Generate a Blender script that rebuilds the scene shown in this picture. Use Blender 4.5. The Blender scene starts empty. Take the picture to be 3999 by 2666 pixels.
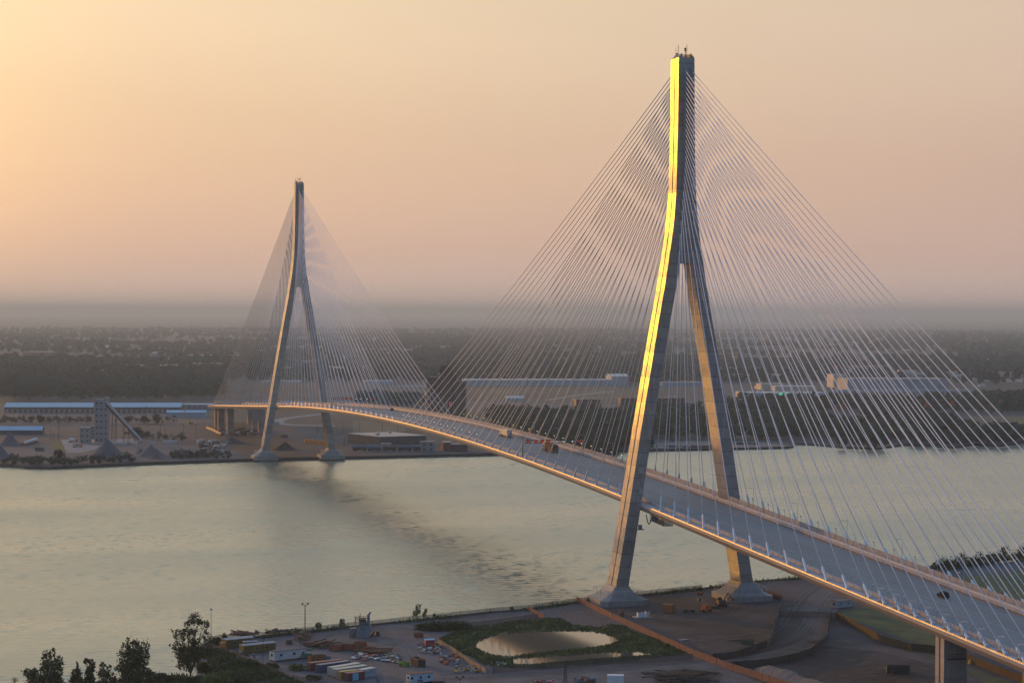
import bpy, math, random
import numpy as np
from math import radians as R, sin, cos, pi
rnd = random.Random(7); npr = np.random.RandomState(5)
S = bpy.context.scene; col = S.collection

# ------------------------------------------------------------------ camera
CAM = np.array([-790.37, 293.63, 119.88]); YAW, PITCH, ROLL, FPX = R(-15.8453), R(-.74864), R(.22394), 8341.65
PW, PH = 3999., 2666.
cF = np.array([cos(YAW)*cos(PITCH), sin(YAW)*cos(PITCH), sin(PITCH)])
_r = np.array([sin(YAW), -cos(YAW), 0.]); _u = np.cross(_r, cF)
cR = cos(ROLL)*_r + sin(ROLL)*_u; cU = -sin(ROLL)*_r + cos(ROLL)*_u
cd = bpy.data.cameras.new('camera'); cam = bpy.data.objects.new('camera', cd); col.objects.link(cam); S.camera = cam
from mathutils import Matrix, Vector
cam.matrix_world = Matrix(((cR[0], cU[0], -cF[0], CAM[0]), (cR[1], cU[1], -cF[1], CAM[1]), (cR[2], cU[2], -cF[2], CAM[2]), (0, 0, 0, 1)))
cd.sensor_width = 36; cd.sensor_fit = 'HORIZONTAL'; cd.lens = 36*FPX/PW; cd.clip_start = 5; cd.clip_end = 120000

# ------------------------------------------------------------------ sky + sun
SUN_AZ, SUN_EL = R(66), R(6.8)            # azimuth from +Y towards +X
sd = np.array([sin(SUN_AZ)*cos(SUN_EL), cos(SUN_AZ)*cos(SUN_EL), sin(SUN_EL)])
w = bpy.data.worlds.new('World'); S.world = w; w.use_nodes = True
nt = w.node_tree; N = nt.nodes; L = nt.links; N.clear()
out = N.new('ShaderNodeOutputWorld'); bg = N.new('ShaderNodeBackground'); L.new(bg.outputs[0], out.inputs[0])
tc = N.new('ShaderNodeTexCoord'); sx = N.new('ShaderNodeSeparateXYZ'); L.new(tc.outputs['Generated'], sx.inputs[0])
def M(op, a, b=None, c=None, tree=None):
    n = (tree or nt).nodes.new('ShaderNodeMath'); n.operation = op
    for i, v in enumerate((a, b, c)):
        if v is None: continue
        if isinstance(v, (int, float)): n.inputs[i].default_value = v
        else: (tree or nt).links.new(v, n.inputs[i])
    return n.outputs[0]
elev = M('DIVIDE', M('ARCSINE', sx.outputs[2]), pi/2)      # 0..1
hl = M('SQRT', M('ADD', M('MULTIPLY', sx.outputs[0], sx.outputs[0]), M('MULTIPLY', sx.outputs[1], sx.outputs[1])))
ca = M('DIVIDE', M('ADD', M('MULTIPLY', sx.outputs[0], sin(SUN_AZ)), M('MULTIPLY', sx.outputs[1], cos(SUN_AZ))), M('MAXIMUM', hl, .001))
def ramp(stops, fac):
    r = N.new('ShaderNodeValToRGB'); e = r.color_ramp.elements
    while len(e) < len(stops): e.new(.5)
    for k, (p, c) in enumerate(stops): e[k].position = p; e[k].color = (*c, 1)
    L.new(fac, r.inputs[0]); return r.outputs[0]
def mixc(f, a, b):
    m = N.new('ShaderNodeMix'); m.data_type = 'RGBA'; m.clamp_factor = True
    L.new(f, m.inputs[0]); L.new(a, m.inputs[6]); L.new(b, m.inputs[7]); return m.outputs[2]
def mr(v, a, b):
    m = N.new('ShaderNodeMapRange'); m.interpolation_type = 'SMOOTHSTEP'; L.new(v, m.inputs[0]); m.inputs[1].default_value = a; m.inputs[2].default_value = b; return m.outputs[0]
rA = ramp([(0, (.07, .10, .17)), (.08, (.10, .16, .28)), (.3, (.09, .18, .36)), (1, (.15, .30, .62))], elev)
rP = ramp([(0, (.70, .52, .47)), (.018, (.60, .425, .37)), (.045, (.56, .39, .345)), (.10, (.62, .465, .395)), (.18, (.66, .60, .48)), (.35, (.42, .52, .70)), (1, (.15, .30, .62))], elev)
rY = ramp([(0, (.80, .59, .50)), (.018, (.68, .475, .385)), (.045, (.66, .475, .37)), (.10, (.74, .58, .42)), (.18, (.86, .76, .54)), (.35, (.56, .64, .74)), (1, (.15, .30, .62))], elev)
rS = ramp([(0, (1.0, .62, .30)), (.05, (1.0, .75, .40)), (.2, (.8, .65, .42)), (.45, (.35, .40, .48)), (1, (.15, .30, .62))], elev)
c1 = mixc(mr(ca, -.15, .42), rA, rP); c2 = mixc(mr(ca, .42, .93), c1, rY); c3 = mixc(mr(ca, .86, 1.0), c2, rS)
# broad soft haze streaks
ns = N.new('ShaderNodeTexNoise'); mp = N.new('ShaderNodeMapping'); mp.inputs['Scale'].default_value = (1, 1, 7)
L.new(tc.outputs['Generated'], mp.inputs[0]); L.new(mp.outputs[0], ns.inputs[0]); ns.inputs['Scale'].default_value = 2.2; ns.inputs['Detail'].default_value = 3
st = mr(ns.outputs[0], .3, .75)
sk = N.new('ShaderNodeTexSky'); sk.sky_type = 'NISHITA'; sk.sun_disc = False; sk.sun_elevation = SUN_EL; sk.sun_rotation = SUN_AZ; sk.dust_density = 4; sk.air_density = 1.5; 
vm = N.new('ShaderNodeVectorMath'); vm.operation = 'SCALE'; L.new(c3, vm.inputs[0]); L.new(M('ADD', M('MULTIPLY', st, .55), 7.6), vm.inputs['Scale'])
va = N.new('ShaderNodeVectorMath'); va.operation = 'ADD'; L.new(vm.outputs[0], va.inputs[0]); vs_ = N.new('ShaderNodeVectorMath'); vs_.operation = 'SCALE'; vs_.inputs['Scale'].default_value = .35; L.new(sk.outputs[0], vs_.inputs[0]); L.new(vs_.outputs[0], va.inputs[1])
L.new(va.outputs[0], bg.inputs[0]); bg.inputs[1].default_value = .12
sl = bpy.data.lights.new('sun', 'SUN'); sun = bpy.data.objects.new('sun', sl); col.objects.link(sun)
sl.energy = 1.65; sl.angle = R(.6); sl.color = (1.0, .37, .0)
sun.rotation_euler = Vector((-sd[0], -sd[1], -sd[2])).to_track_quat('-Z', 'Y').to_euler()
S.view_settings.view_transform = 'Standard'; S.view_settings.look = 'None'; S.view_settings.exposure = 0; S.view_settings.gamma = 1
S.cycles.use_denoising = True; S.cycles.volume_bounces = 0; S.cycles.max_bounces = 6; S.cycles.transparent_max_bounces = 16; S.cycles.caustics_reflective = False

# ------------------------------------------------------------------ photo -> place helpers
Q = {'A': (0, 1200, 2.352), 'B': (800, 1350, 3.137), 'C': (1400, 1300, 2.352), 'D': (2400, 1250, 2.352), 'E': (3000, 1250, 2.354), 'F': (0, 2266, 2.352),
     'G': (800, 2266, 2.352), 'H': (1600, 2266, 2.352), 'I': (2400, 2166, 2.94), 'J': (3100, 2066, 2.613), 'K': (1180, 2540, 7.35), 'T': (1540, 2560, 11.76), 'N': (3560, 2200, 5.228),
     'P': (0, 0, 1), 'L': (0, 1560, 3.92), 'V': (1900, 1600, 3.92), 'Z': (1650, 1400, 7.125)}
GZ, WZ = 7.0, 5.2
def px(q, x, y): a = Q[q]; return a[0]+x/a[2], a[1]+y/a[2]
def ray(q, x, y):
    X, Y = px(q, x, y); d = cF*FPX + cR*(X-PW/2) - cU*(Y-PH/2); return d/np.linalg.norm(d)
def at(q, x, y, z=GZ):
    d = ray(q, x, y); t = (z-CAM[2])/d[2]; return CAM + t*d
def atY(q, x, y, Yw):
    d = ray(q, x, y); t = (Yw-CAM[1])/d[1]; return CAM + t*d
def dz(x):
    if x < 0: return 46.2 + .051*x
    if x > 853: return 47.6 - .041*(x-853)
    return 57.0 - 5.58e-5*(x-440)**2
def onD(q, x, y, h=0):
    d = ray(q, x, y); lo, hi = 200., 4000.
    for _ in range(50):
        m = (lo+hi)/2; p = CAM+m*d
        if p[2]-dz(p[0])-h > 0: lo = m
        else: hi = m
    return CAM+lo*d
def ppm(P): return FPX/float(np.dot(np.asarray(P)-CAM, cF))    # photo pixels per metre there

# ------------------------------------------------------------------ materials
mats = {}
def mat(name, c, rough=.7, metal=0, var=.18, sc=.3, bump=0, emit=None, spec=.5, alpha=None, c2=None, stretch=None, bdist=.3):
    if name in mats: return mats[name]
    m = bpy.data.materials.new(name); m.use_nodes = True; t = m.node_tree; b = t.nodes['Principled BSDF']
    b.inputs['Roughness'].default_value = rough; b.inputs['Metallic'].default_value = metal; b.inputs['Specular IOR Level'].default_value = spec
    co = t.nodes.new('ShaderNodeTexCoord'); no = t.nodes.new('ShaderNodeTexNoise'); no.inputs['Scale'].default_value = sc; no.inputs['Detail'].default_value = 7; no.inputs['Roughness'].default_value = .66
    src = co.outputs['Object']
    if stretch:
        mp = t.nodes.new('ShaderNodeMapping'); mp.inputs['Scale'].default_value = stretch; t.links.new(src, mp.inputs[0]); src = mp.outputs[0]
    t.links.new(src, no.inputs[0])
    cr = t.nodes.new('ShaderNodeValToRGB'); e = cr.color_ramp.elements; e[0].position = .33; e[1].position = .67
    k = c2 or tuple(min(1, v*(1+var)) for v in c)
    e[0].color = (*[v*(1-var) for v in c], 1); e[1].color = (*k, 1)
    t.links.new(no.outputs[0], cr.inputs[0]); t.links.new(cr.outputs[0], b.inputs['Base Color'])
    if bump:
        bp = t.nodes.new('ShaderNodeBump'); bp.inputs['Strength'].default_value = bump; bp.inputs['Distance'].default_value = bdist
        n2 = t.nodes.new('ShaderNodeTexNoise'); n2.inputs['Scale'].default_value = sc*6; t.links.new(src, n2.inputs[0]); t.links.new(n2.outputs[0], bp.inputs['Height']); t.links.new(bp.outputs[0], b.inputs['Normal'])
    if emit: b.inputs['Emission Color'].default_value = (*emit[:3], 1); b.inputs['Emission Strength'].default_value = emit[3]
    if alpha is not None: b.inputs['Alpha'].default_value = alpha
    mats[name] = m; return m
def concrete(name, c, joints=4.9, stain=.35, rough=.75):
    m = mat(name, c, rough, var=.12, sc=.25, bump=.02); t = m.node_tree; b = t.nodes['Principled BSDF']; cr = b.inputs['Base Color'].links[0].from_socket
    co = t.nodes.new('ShaderNodeTexCoord'); s = t.nodes.new('ShaderNodeSeparateXYZ'); t.links.new(co.outputs['Object'], s.inputs[0])
    z = M('DIVIDE', s.outputs[2], joints, tree=t); fr = M('FRACT', z, tree=t)
    fl = M('FLOOR', z, tree=t); wn = t.nodes.new('ShaderNodeTexWhiteNoise'); wn.noise_dimensions = '1D'; t.links.new(fl, wn.inputs['W'])
    line = M('LESS_THAN', fr, .07, tree=t)
    nz = t.nodes.new('ShaderNodeTexNoise'); mp = t.nodes.new('ShaderNodeMapping'); mp.inputs['Scale'].default_value = (.9, .9, .12); t.links.new(co.outputs['Object'], mp.inputs[0]); t.links.new(mp.outputs[0], nz.inputs[0]); nz.inputs['Scale'].default_value = 1.4; nz.inputs['Detail'].default_value = 6
    f = M('SUBTRACT', M('ADD', .86, M('MULTIPLY', wn.outputs[0], .22, tree=t), tree=t), M('MULTIPLY', line, stain, tree=t), tree=t)
    f = M('MULTIPLY', f, M('ADD', M('MULTIPLY', nz.outputs[0], .9, tree=t), .55, tree=t), tree=t)
    v = t.nodes.new('ShaderNodeVectorMath'); v.operation = 'SCALE'; t.links.new(cr, v.inputs[0]); t.links.new(f, v.inputs['Scale']); t.links.new(v.outputs[0], b.inputs['Base Color'])
    t.links.new(M('ADD', M('MULTIPLY', wn.outputs[0], .055, tree=t), M('MULTIPLY', nz.outputs[0], (rough-.07)*1.75, tree=t), tree=t), b.inputs['Roughness'])
    b.inputs['Specular IOR Level'].default_value = .38
    return m
CON = concrete('tower concrete', (.36, .34, .32), rough=.21); FOOT = concrete('footing concrete', (.30, .31, .31), 2.5, .15)
PIERM = concrete('pier concrete', (.36, .33, .31), 6, .2)
GIRD = mat('girder beige paint', (.36, .34, .35), .6, sc=.15, var=.1)
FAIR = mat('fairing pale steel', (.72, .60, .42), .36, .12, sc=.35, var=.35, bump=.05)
ROAD = mat('bridge road surface', (.17, .205, .225), .8, sc=.12, var=.14, stretch=(.15, 1, 1))
PANEL = mat('beige barrier', (.33, .34, .38), .75, sc=.4, var=.1)
RAIL = mat('pale rail', (.60, .59, .62), .5, sc=1, var=.08)
KERB = mat('brown kerb', (.25, .18, .15), .9, sc=1)
CABLE = mat('white cable sheath', (.80, .78, .82), .5, sc=.5, var=.04)
SLEEVE2 = mat('slate blue sleeve', (.10, .20, .28), .5, sc=1); SLEEVE = mat('light blue sleeve', (.50, .68, .82), .4, sc=1, var=.06)
DARK = mat('dark metal', (.04, .04, .045), .6, sc=2); DARKW = mat('dark window', (.02, .025, .035), .8, sc=2, spec=.05)
WHITE = mat('white paint', (.72, .73, .75), .5, sc=1, var=.08); CREAM = mat('cream paint', (.70, .62, .48), .6, sc=1, var=.1)
STEEL = mat('galvanised steel', (.42, .44, .46), .4, .5, sc=2)
RUST = mat('rusty steel', (.22, .09, .05), .85, sc=1.5, var=.3); TIMBER = mat('weathered timber', (.15, .10, .07), .9, sc=2, var=.35)
RUBBER = mat('rubber', (.02, .02, .02), .8)
BARK = mat('bark', (.07, .055, .045), .95, sc=3)
LEAF = [mat('leaf dark', (.045, .08, .028), .8, sc=1.1, var=.6, c2=(.10, .12, .045), spec=.2), mat('leaf mid', (.06, .10, .03), .8, sc=1.1, var=.6, c2=(.12, .14, .05), spec=.2), mat('leaf olive', (.12, .16, .04), .8, sc=.3, var=.4, spec=.2),
        mat('leaf far dark', (.028, .062, .052), .95, sc=.05, var=.5, spec=.0, c2=(.075, .135, .08)), mat('leaf far mid', (.035, .07, .065), .95, sc=.04, var=.5, spec=.0, c2=(.07, .125, .10)), mat('leaf painted sunlit orange', (.42, .13, .05), .9, sc=.3)]  # last entry: low sun on the crowns, put into the leaf colour
GRAVEL = mat('grey gravel', (.16, .165, .18), .95, sc=.5, var=.2, bump=.6)

# ------------------------------------------------------------------ mesh helpers
class MB:
    def __init__(s): s.v = []; s.f = []; s.m = []
    def add(s, vs, fs, mi=0):
        o = len(s.v); s.v += [tuple(map(float, p)) for p in vs]; s.f += [tuple(i+o for i in f) for f in fs]; s.m += [mi]*len(fs)
    def hexa(s, p, mi=0): s.add(p, [(0, 3, 2, 1), (4, 5, 6, 7), (0, 1, 5, 4), (1, 2, 6, 5), (2, 3, 7, 6), (3, 0, 4, 7)], mi)
    def box(s, c, d, rz=0, mi=0, taper=1.):
        a, b, h = d[0]/2, d[1]/2, d[2]; C_, S_ = cos(rz), sin(rz); ps = []
        for z, k in ((0, 1), (h, taper)):
            for x, y in ((-a, -b), (a, -b), (a, b), (-a, b)): ps.append((c[0]+(x*C_-y*S_)*k, c[1]+(x*S_+y*C_)*k, c[2]+z))
        s.hexa(ps, mi)
    def beam(s, p, q, r, n=6, mi=0, r2=None, cap=True):
        p = np.array(p, float); q = np.array(q, float); d = q-p; l = np.linalg.norm(d)
        if l < 1e-6: return
        d /= l; a = np.cross(d, (0, 0, 1) if abs(d[2]) < .9 else (1, 0, 0)); a /= np.linalg.norm(a); b = np.cross(d, a); r2 = r if r2 is None else r2
        vs = [p+r*(a*cos(2*pi*k/n)+b*sin(2*pi*k/n)) for k in range(n)] + [q+r2*(a*cos(2*pi*k/n)+b*sin(2*pi*k/n)) for k in range(n)]
        fs = [(k, k+n, (k+1) % n+n, (k+1) % n) for k in range(n)]
        if cap: fs += [tuple(range(n)), tuple(range(2*n-1, n-1, -1))]
        s.add(vs, fs, mi)
    def lathe(s, c, prof, n=16, mi=0):
        o = len(prof); vs = [(c[0]+r*cos(2*pi*k/n), c[1]+r*sin(2*pi*k/n), c[2]+z) for r, z in prof for k in range(n)]
        fs = [(j*n+k, j*n+(k+1) % n, (j+1)*n+(k+1) % n, (j+1)*n+k) for j in range(o-1) for k in range(n)]
        fs += [tuple(range(n-1, -1, -1)), tuple(range((o-1)*n, o*n))]; s.add(vs, fs, mi)
    def loft(s, secs, mi=0, cap0=True, cap1=True):
        n = len(secs[0]); vs = [p for sec in secs for p in sec]
        fs = [(j*n+k, j*n+(k+1) % n, (j+1)*n+(k+1) % n, (j+1)*n+k) for j in range(len(secs)-1) for k in range(n)]
        if cap0: fs.append(tuple(range(n-1, -1, -1)))
        if cap1: fs.append(tuple(range((len(secs)-1)*n, len(secs)*n)))
        s.add(vs, fs, mi)
    def prism(s, pts, z0, z1, mi=0):
        s.loft([[(p[0], p[1], z0) for p in pts], [(p[0], p[1], z1) for p in pts]], mi)
    def sheet(s, pts, z, mi=0): s.add([(p[0], p[1], z) for p in pts], [tuple(range(len(pts)))], mi)
    def ball(s, c, r, n=8, mi=0, sz=1.):
        s.lathe((c[0], c[1], c[2]), [(max(.02*r, r*sin(pi*k/n)), -r*cos(pi*k/n)*sz) for k in range(n+1)], n+2, mi)
    def build(s, name, m, parent=None, loc=None, smooth=False):
        off = np.array(loc if loc is not None else ((0, 0, 0)), float)
        if parent is not None and loc is None: off = np.array(parent.get('_o', (0, 0, 0)), float)
        me = bpy.data.meshes.new(name); V = np.array(s.v, float)-off; me.from_pydata(V.tolist(), [], s.f)
        for mm in (m if isinstance(m, (list, tuple)) else [m]): me.materials.append(mm)
        if any(s.m): me.polygons.foreach_set('material_index', s.m)
        if smooth: me.polygons.foreach_set('use_smooth', [True]*len(s.f))
        me.update(); o = bpy.data.objects.new(name, me); col.objects.link(o)
        if parent is not None: o.parent = parent; o['_o'] = [float(k) for k in off]; tmpoff.append(o)
        elif loc is not None: o.location = off
        return o
def tag(o, label=None, cat=None, group=None, kind=None):
    if label: o['label'] = label
    if cat: o['category'] = cat
    if group: o['group'] = group
    if kind: o['kind'] = kind
    return o
tmpoff = []
def thing(name, label, cat, loc, group=None):
    o = bpy.data.objects.new(name, None); col.objects.link(o); o.location = tuple(map(float, loc)); o['_o'] = list(map(float, loc)); tmpoff.append(o)
    return tag(o, label, cat, group)
def solo(mb, name, m, label, cat, loc=None, group=None, smooth=False):
    if loc is None: V = np.array(mb.v); loc = ((V[:, 0].min()+V[:, 0].max())/2, (V[:, 1].min()+V[:, 1].max())/2, V[:, 2].min())
    return tag(mb.build(name, m, loc=loc, smooth=smooth), label, cat, group)
def struct(mb, name, m): return tag(mb.build(name, m), kind='structure')
def dup(root, loc, rz=None, label=None, group=None, scale=None):
    r = root.copy(); col.objects.link(r); r.location = tuple(map(float, loc))
    if rz is not None: r.rotation_euler = (0, 0, rz)
    if scale: r.scale = scale if isinstance(scale, tuple) else (scale,)*3
    if label: r['label'] = label
    if group: r['group'] = group
    for ch in list(root.children):
        c = ch.copy(); col.objects.link(c); c.parent = r
        for g in list(ch.children): d = g.copy(); col.objects.link(d); d.parent = c
    return r

# ------------------------------------------------------------------ ground, river
FAR = 60000.
def P2(q, l, z=GZ): return [tuple(at(q, x, y, z)[:2]) for x, y in l]
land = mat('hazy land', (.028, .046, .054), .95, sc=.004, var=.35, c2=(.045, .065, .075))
yard = mat('packed gravel yard', (.062, .068, .084), .95, sc=.05, var=.25, bump=.5, c2=(.115, .122, .142))
m = mats['packed gravel yard']; t = m.node_tree
# far shore line from the waterline pixels
fs = P2('P', [(-700, 1835), (0, 1822), (60, 1824), (100, 1830), (200, 1832), (600, 1814), (1000, 1800), (1900, 1780)], WZ) + P2('D', [(330, 1206), (890, 1192), (1640, 1172), (1655, 1152), (1560, 1140)], WZ) + \
     P2('E', [(400, 1150), (720, 1180), (1000, 1190), (1250, 1155), (1500, 1160), (1700, 1180), (1900, 1150), (2100, 1165), (2352, 1135), (2700, 1120), (3500, 1060)], WZ)
far_poly = fs + [(fs[-1][0]+3000, fs[-1][1]-4000), (FAR, -FAR*.9), (FAR, FAR), (fs[0][0]-200, FAR)]
b = MB(); b.loft([[(p[0], p[1], 3.5) for p in far_poly], [(p[0], p[1], GZ) for p in far_poly]], cap0=False); struct(b, 'ground', land)
ns_ = P2('P', [(4300, 2165), (3999, 2188), (3636, 2215), (3200, 2252), (2978, 2268), (2740, 2299), (2485, 2326), (2255, 2351), (2068, 2379), (1898, 2393), (1600, 2425), (1455, 2440), (1361, 2449), (1204, 2466), (1012, 2487), (864, 2496), (800, 2515),
                 (750, 2555), (770, 2592), (850, 2622), (893, 2640), (850, 2662), (760, 2650), (700, 2638), (616, 2642), (400, 2668), (0, 2710), (-600, 2790)], GZ)
near_poly = ns_ + [(-4000, 2500), (-4000, -5000), (1500, -5000)]
near_poly = near_poly[::-1]
b = MB(); b.loft([[(p[0], p[1], 3.5) for p in near_poly], [(p[0], p[1], GZ) for p in near_poly]], cap0=False); struct(b, 'ground', yard)
# river
wm = bpy.data.materials.new('river water'); wm.use_nodes = True; t = wm.node_tree; pb = t.nodes['Principled BSDF']
pb.inputs['Base Color'].default_value = (.27, .31, .23, 1); pb.inputs['IOR'].default_value = 1.45; pb.inputs['Specular IOR Level'].default_value = .9
co = t.nodes.new('ShaderNodeTexCoord')
def wn(scale, st, rot, det=4):
    mp = t.nodes.new('ShaderNodeMapping'); mp.inputs['Scale'].default_value = st; mp.inputs['Rotation'].default_value = (0, 0, rot); n = t.nodes.new('ShaderNodeTexNoise'); n.inputs['Scale'].default_value = scale; n.inputs['Detail'].default_value = det
    t.links.new(co.outputs['Object'], mp.inputs[0]); t.links.new(mp.outputs[0], n.inputs[0]); return n.outputs[0]
h = M('ADD', M('MULTIPLY', wn(.16, (1, .55, 1), .25), 2.6, tree=t), M('MULTIPLY', wn(.55, (1, .6, 1), -.1), .9, tree=t), tree=t)
big = wn(.006, (1, .4, 1), .3, 3)
mrp = t.nodes.new('ShaderNodeMapRange'); mrp.inputs[1].default_value = .35; mrp.inputs[2].default_value = .65; mrp.inputs[3].default_value = .55; mrp.inputs[4].default_value = 1.0; t.links.new(big, mrp.inputs[0])
bp = t.nodes.new('ShaderNodeBump'); bp.inputs['Distance'].default_value = 1.0; t.links.new(M('MULTIPLY', mrp.outputs[0], .25, tree=t), bp.inputs['Strength']); t.links.new(h, bp.inputs['Height']); t.links.new(bp.outputs[0], pb.inputs['Normal'])
mr2 = t.nodes.new('ShaderNodeMapRange'); mr2.inputs[1].default_value = .35; mr2.inputs[2].default_value = .65; mr2.inputs[3].default_value = .24; mr2.inputs[4].default_value = .34; t.links.new(big, mr2.inputs[0]); t.links.new(mr2.outputs[0], pb.inputs['Roughness']); pb.inputs['Metallic'].default_value = .3
b = MB(); b.sheet([(-4000, -FAR), (FAR, -FAR), (FAR, FAR), (-4000, FAR)], WZ-.45); struct(b, 'river', wm)
# real waves over the stretch of river near the bridge
f2 = cF[:2]/np.linalg.norm(cF[:2]); r2_ = cR[:2]/np.linalg.norm(cR[:2]); dd_ = np.arange(600, 1960, 1.25); nw = 640; uu = np.linspace(-1, 1, nw)
DD, UU = np.meshgrid(dd_, uu, indexing='ij'); LAT = UU*DD*.31
WX = CAM[0]+f2[0]*DD+r2_[0]*LAT; WY = CAM[1]+f2[1]*DD+r2_[1]*LAT; Hh = np.zeros_like(WX)
for k in range(46):
    lam = 2.3*(6.5/2.3)**npr.rand(); th = 2.75+npr.normal()*.55; kk = 2*pi/lam; Hh += np.sin(kk*(WX*cos(th)+WY*sin(th))+npr.rand()*6.28)*(.024/kk)
pt_ = .85+.2*np.sin(WX*.011+1.3*np.sin(WY*.009))*np.sin(WY*.017+np.sin(WX*.006)*2)+.15*np.sin(WX*.05+WY*.03)
Hh *= np.clip(pt_, .35, 1.2)
V_ = np.stack([WX, WY, WZ+Hh], 2).reshape(-1, 3).astype(np.float32); nd = len(dd_); I_ = (np.arange(nd-1)[:, None]*nw+np.arange(nw-1)[None]).ravel(); F_ = np.stack([I_, I_+1, I_+1+nw, I_+nw], 1).astype(np.int32)
me = bpy.data.meshes.new('river'); me.vertices.add(len(V_)); me.vertices.foreach_set('co', V_.ravel()); me.loops.add(F_.size); me.loops.foreach_set('vertex_index', F_.ravel()); me.polygons.add(len(F_)); me.polygons.foreach_set('loop_start', np.arange(0, F_.size, 4, dtype=np.int32)); me.polygons.foreach_set('loop_total', np.full(len(F_), 4, dtype=np.int32)); me.polygons.foreach_set('use_smooth', np.ones(len(F_), dtype=bool)); me.materials.append(wm); me.update(calc_edges=True)
o = bpy.data.objects.new('river', me); col.objects.link(o); tag(o, kind='structure')
pm = bpy.data.materials.new('pond water'); pm.use_nodes = True; pp = pm.node_tree.nodes['Principled BSDF']; pp.inputs['Base Color'].default_value = (.06, .05, .04, 1); pp.inputs['Roughness'].default_value = .06; pp.inputs['IOR'].default_value = 1.5
nn = pm.node_tree.nodes.new('ShaderNodeTexNoise'); nn.inputs['Scale'].default_value = .5; b2 = pm.node_tree.nodes.new('ShaderNodeBump'); b2.inputs['Strength'].default_value = .05; pm.node_tree.links.new(nn.outputs[0], b2.inputs['Height']); pm.node_tree.links.new(b2.outputs[0], pp.inputs['Normal'])
cc = pm.node_tree.nodes.new('ShaderNodeTexCoord'); pm.node_tree.links.new(cc.outputs['Object'], nn.inputs[0])
def sheet(name, q, pts, dzz, m, z=GZ):
    b = MB(); b.sheet(P2(q, pts, z), z+dzz); return struct(b, name, m)
GRASS = mat('rough grass', (.04, .07, .02), .95, sc=.12, var=.4, c2=(.085, .12, .04)); TRACK = mat('pale dirt track', (.085, .082, .086), .95, sc=.12, var=.3, bump=.4, c2=(.15, .14, .145))
gpoly = [(px('H', x, y)) for x, y in ((250, 540), (500, 440), (800, 400), (1200, 345), (1400, 350), (1500, 410), (1750, 430), (1850, 400), (2000, 430))] + [(2440, 2452), (2546, 2489), (2692, 2550), (2536, 2572), (2400, 2584), (2280, 2593), (2110, 2610), (1983, 2606), (1898, 2598), (1838, 2564), (1727, 2517)]
sheet('grass_bank', 'P', gpoly, .03, GRASS)
pondA = [(605, 590), (640, 560), (720, 520), (850, 490), (960, 475), (1200, 462), (1450, 460), (1650, 465), (1800, 490), (1890, 525), (1912, 555), (1850, 585), (1700, 610), (1400, 640), (1150, 665), (1000, 690), (940, 697), (800, 692), (700, 665), (625, 625)]
pondB = [(950, 722), (1000, 712), (1200, 702), (1350, 687), (1700, 662), (2080, 650), (2230, 678), (2100, 690), (1850, 705), (1600, 730), (1350, 750), (1150, 768), (950, 770)]
sheet('mud_rim', 'H', [(x+(x-1250)*.02, y+(y-575)*.12) for x, y in pondA], .06, mat('damp mud', (.10, .075, .06), .6, sc=.5))
sheet('pond', 'H', pondA, .09, pm); sheet('pond', 'H', pondB, .09, pm)
sheet('boat_ramp', 'H', [(685, 730), (800, 738), (930, 755), (880, 775), (790, 772)], .12, mat('pale slab', (.32, .36, .37), .7))
sheet('haul_road', 'P', [(1600, 2668), (1900, 2640), (2300, 2612), (2700, 2590), (2950, 2555), (3090, 2520), (3180, 2465), (3240, 2480), (3190, 2535), (3060, 2575), (2850, 2606), (2500, 2640), (2200, 2660), (2150, 2668)], .03, TRACK)
sheet('haul_road', 'P', [(3180, 2465), (3110, 2400), (3160, 2330), (3230, 2280), (3330, 2290), (3290, 2350), (3250, 2420), (3240, 2480)], .05, mat('smooth track', (.05, .048, .055), .95, sc=.07, var=.3, c2=(.12, .115, .125)))
sheet('haul_road', 'J', [(130, 1140), (500, 1120), (1000, 1200), (1460, 1300), (1460, 1380), (900, 1250), (300, 1180)], .03, TRACK)
sheet('haul_road', 'P', [(1180, 2480), (1600, 2440), (2060, 2398), (2130, 2405), (1750, 2445), (1560, 2480), (1560, 2540), (1700, 2620), (1740, 2668), (1500, 2668), (1480, 2560), (1330, 2510)], .03, TRACK)
sheet('grass_field', 'J', [(430, 850), (700, 800), (760, 765), (1100, 900), (1420, 1060), (1470, 1220), (1000, 1080), (600, 920)], .03, GRASS)
sheet('grass_field', 'P', [(3660, 2262), (3999, 2230), (4300, 2300), (4300, 2450), (3960, 2400), (3700, 2320)], .04, GRASS)
sheet('grass_field', 'P', [(3600, 2540), (4050, 2700), (4300, 2860), (4100, 2800), (3760, 2620), (3600, 2570)], .05, GRASS)
sheet('dark_dirt', 'P', [(2262, 2352), (2485, 2328), (2740, 2301), (2978, 2270), (3124, 2260), (3640, 2240), (4300, 2400), (4300, 3000), (3120, 2720), (2835, 2610), (2546, 2488), (2400, 2420)], .015, mat('dark compacted dirt', (.022, .024, .034), .95, sc=.045, var=.3, bump=.4, c2=(.062, .066, .084)))
# rubble strip between the pond and the pier fence
sheet('rubble_strip', 'H', [(1220, 250), (1530, 215), (1700, 300), (1900, 400), (1820, 420), (1740, 440), (1500, 405), (1380, 340)], .05, mat('grey rubble', (.17, .17, .19), .95, sc=1.2, var=.45, bump=1., bdist=1.))

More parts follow.
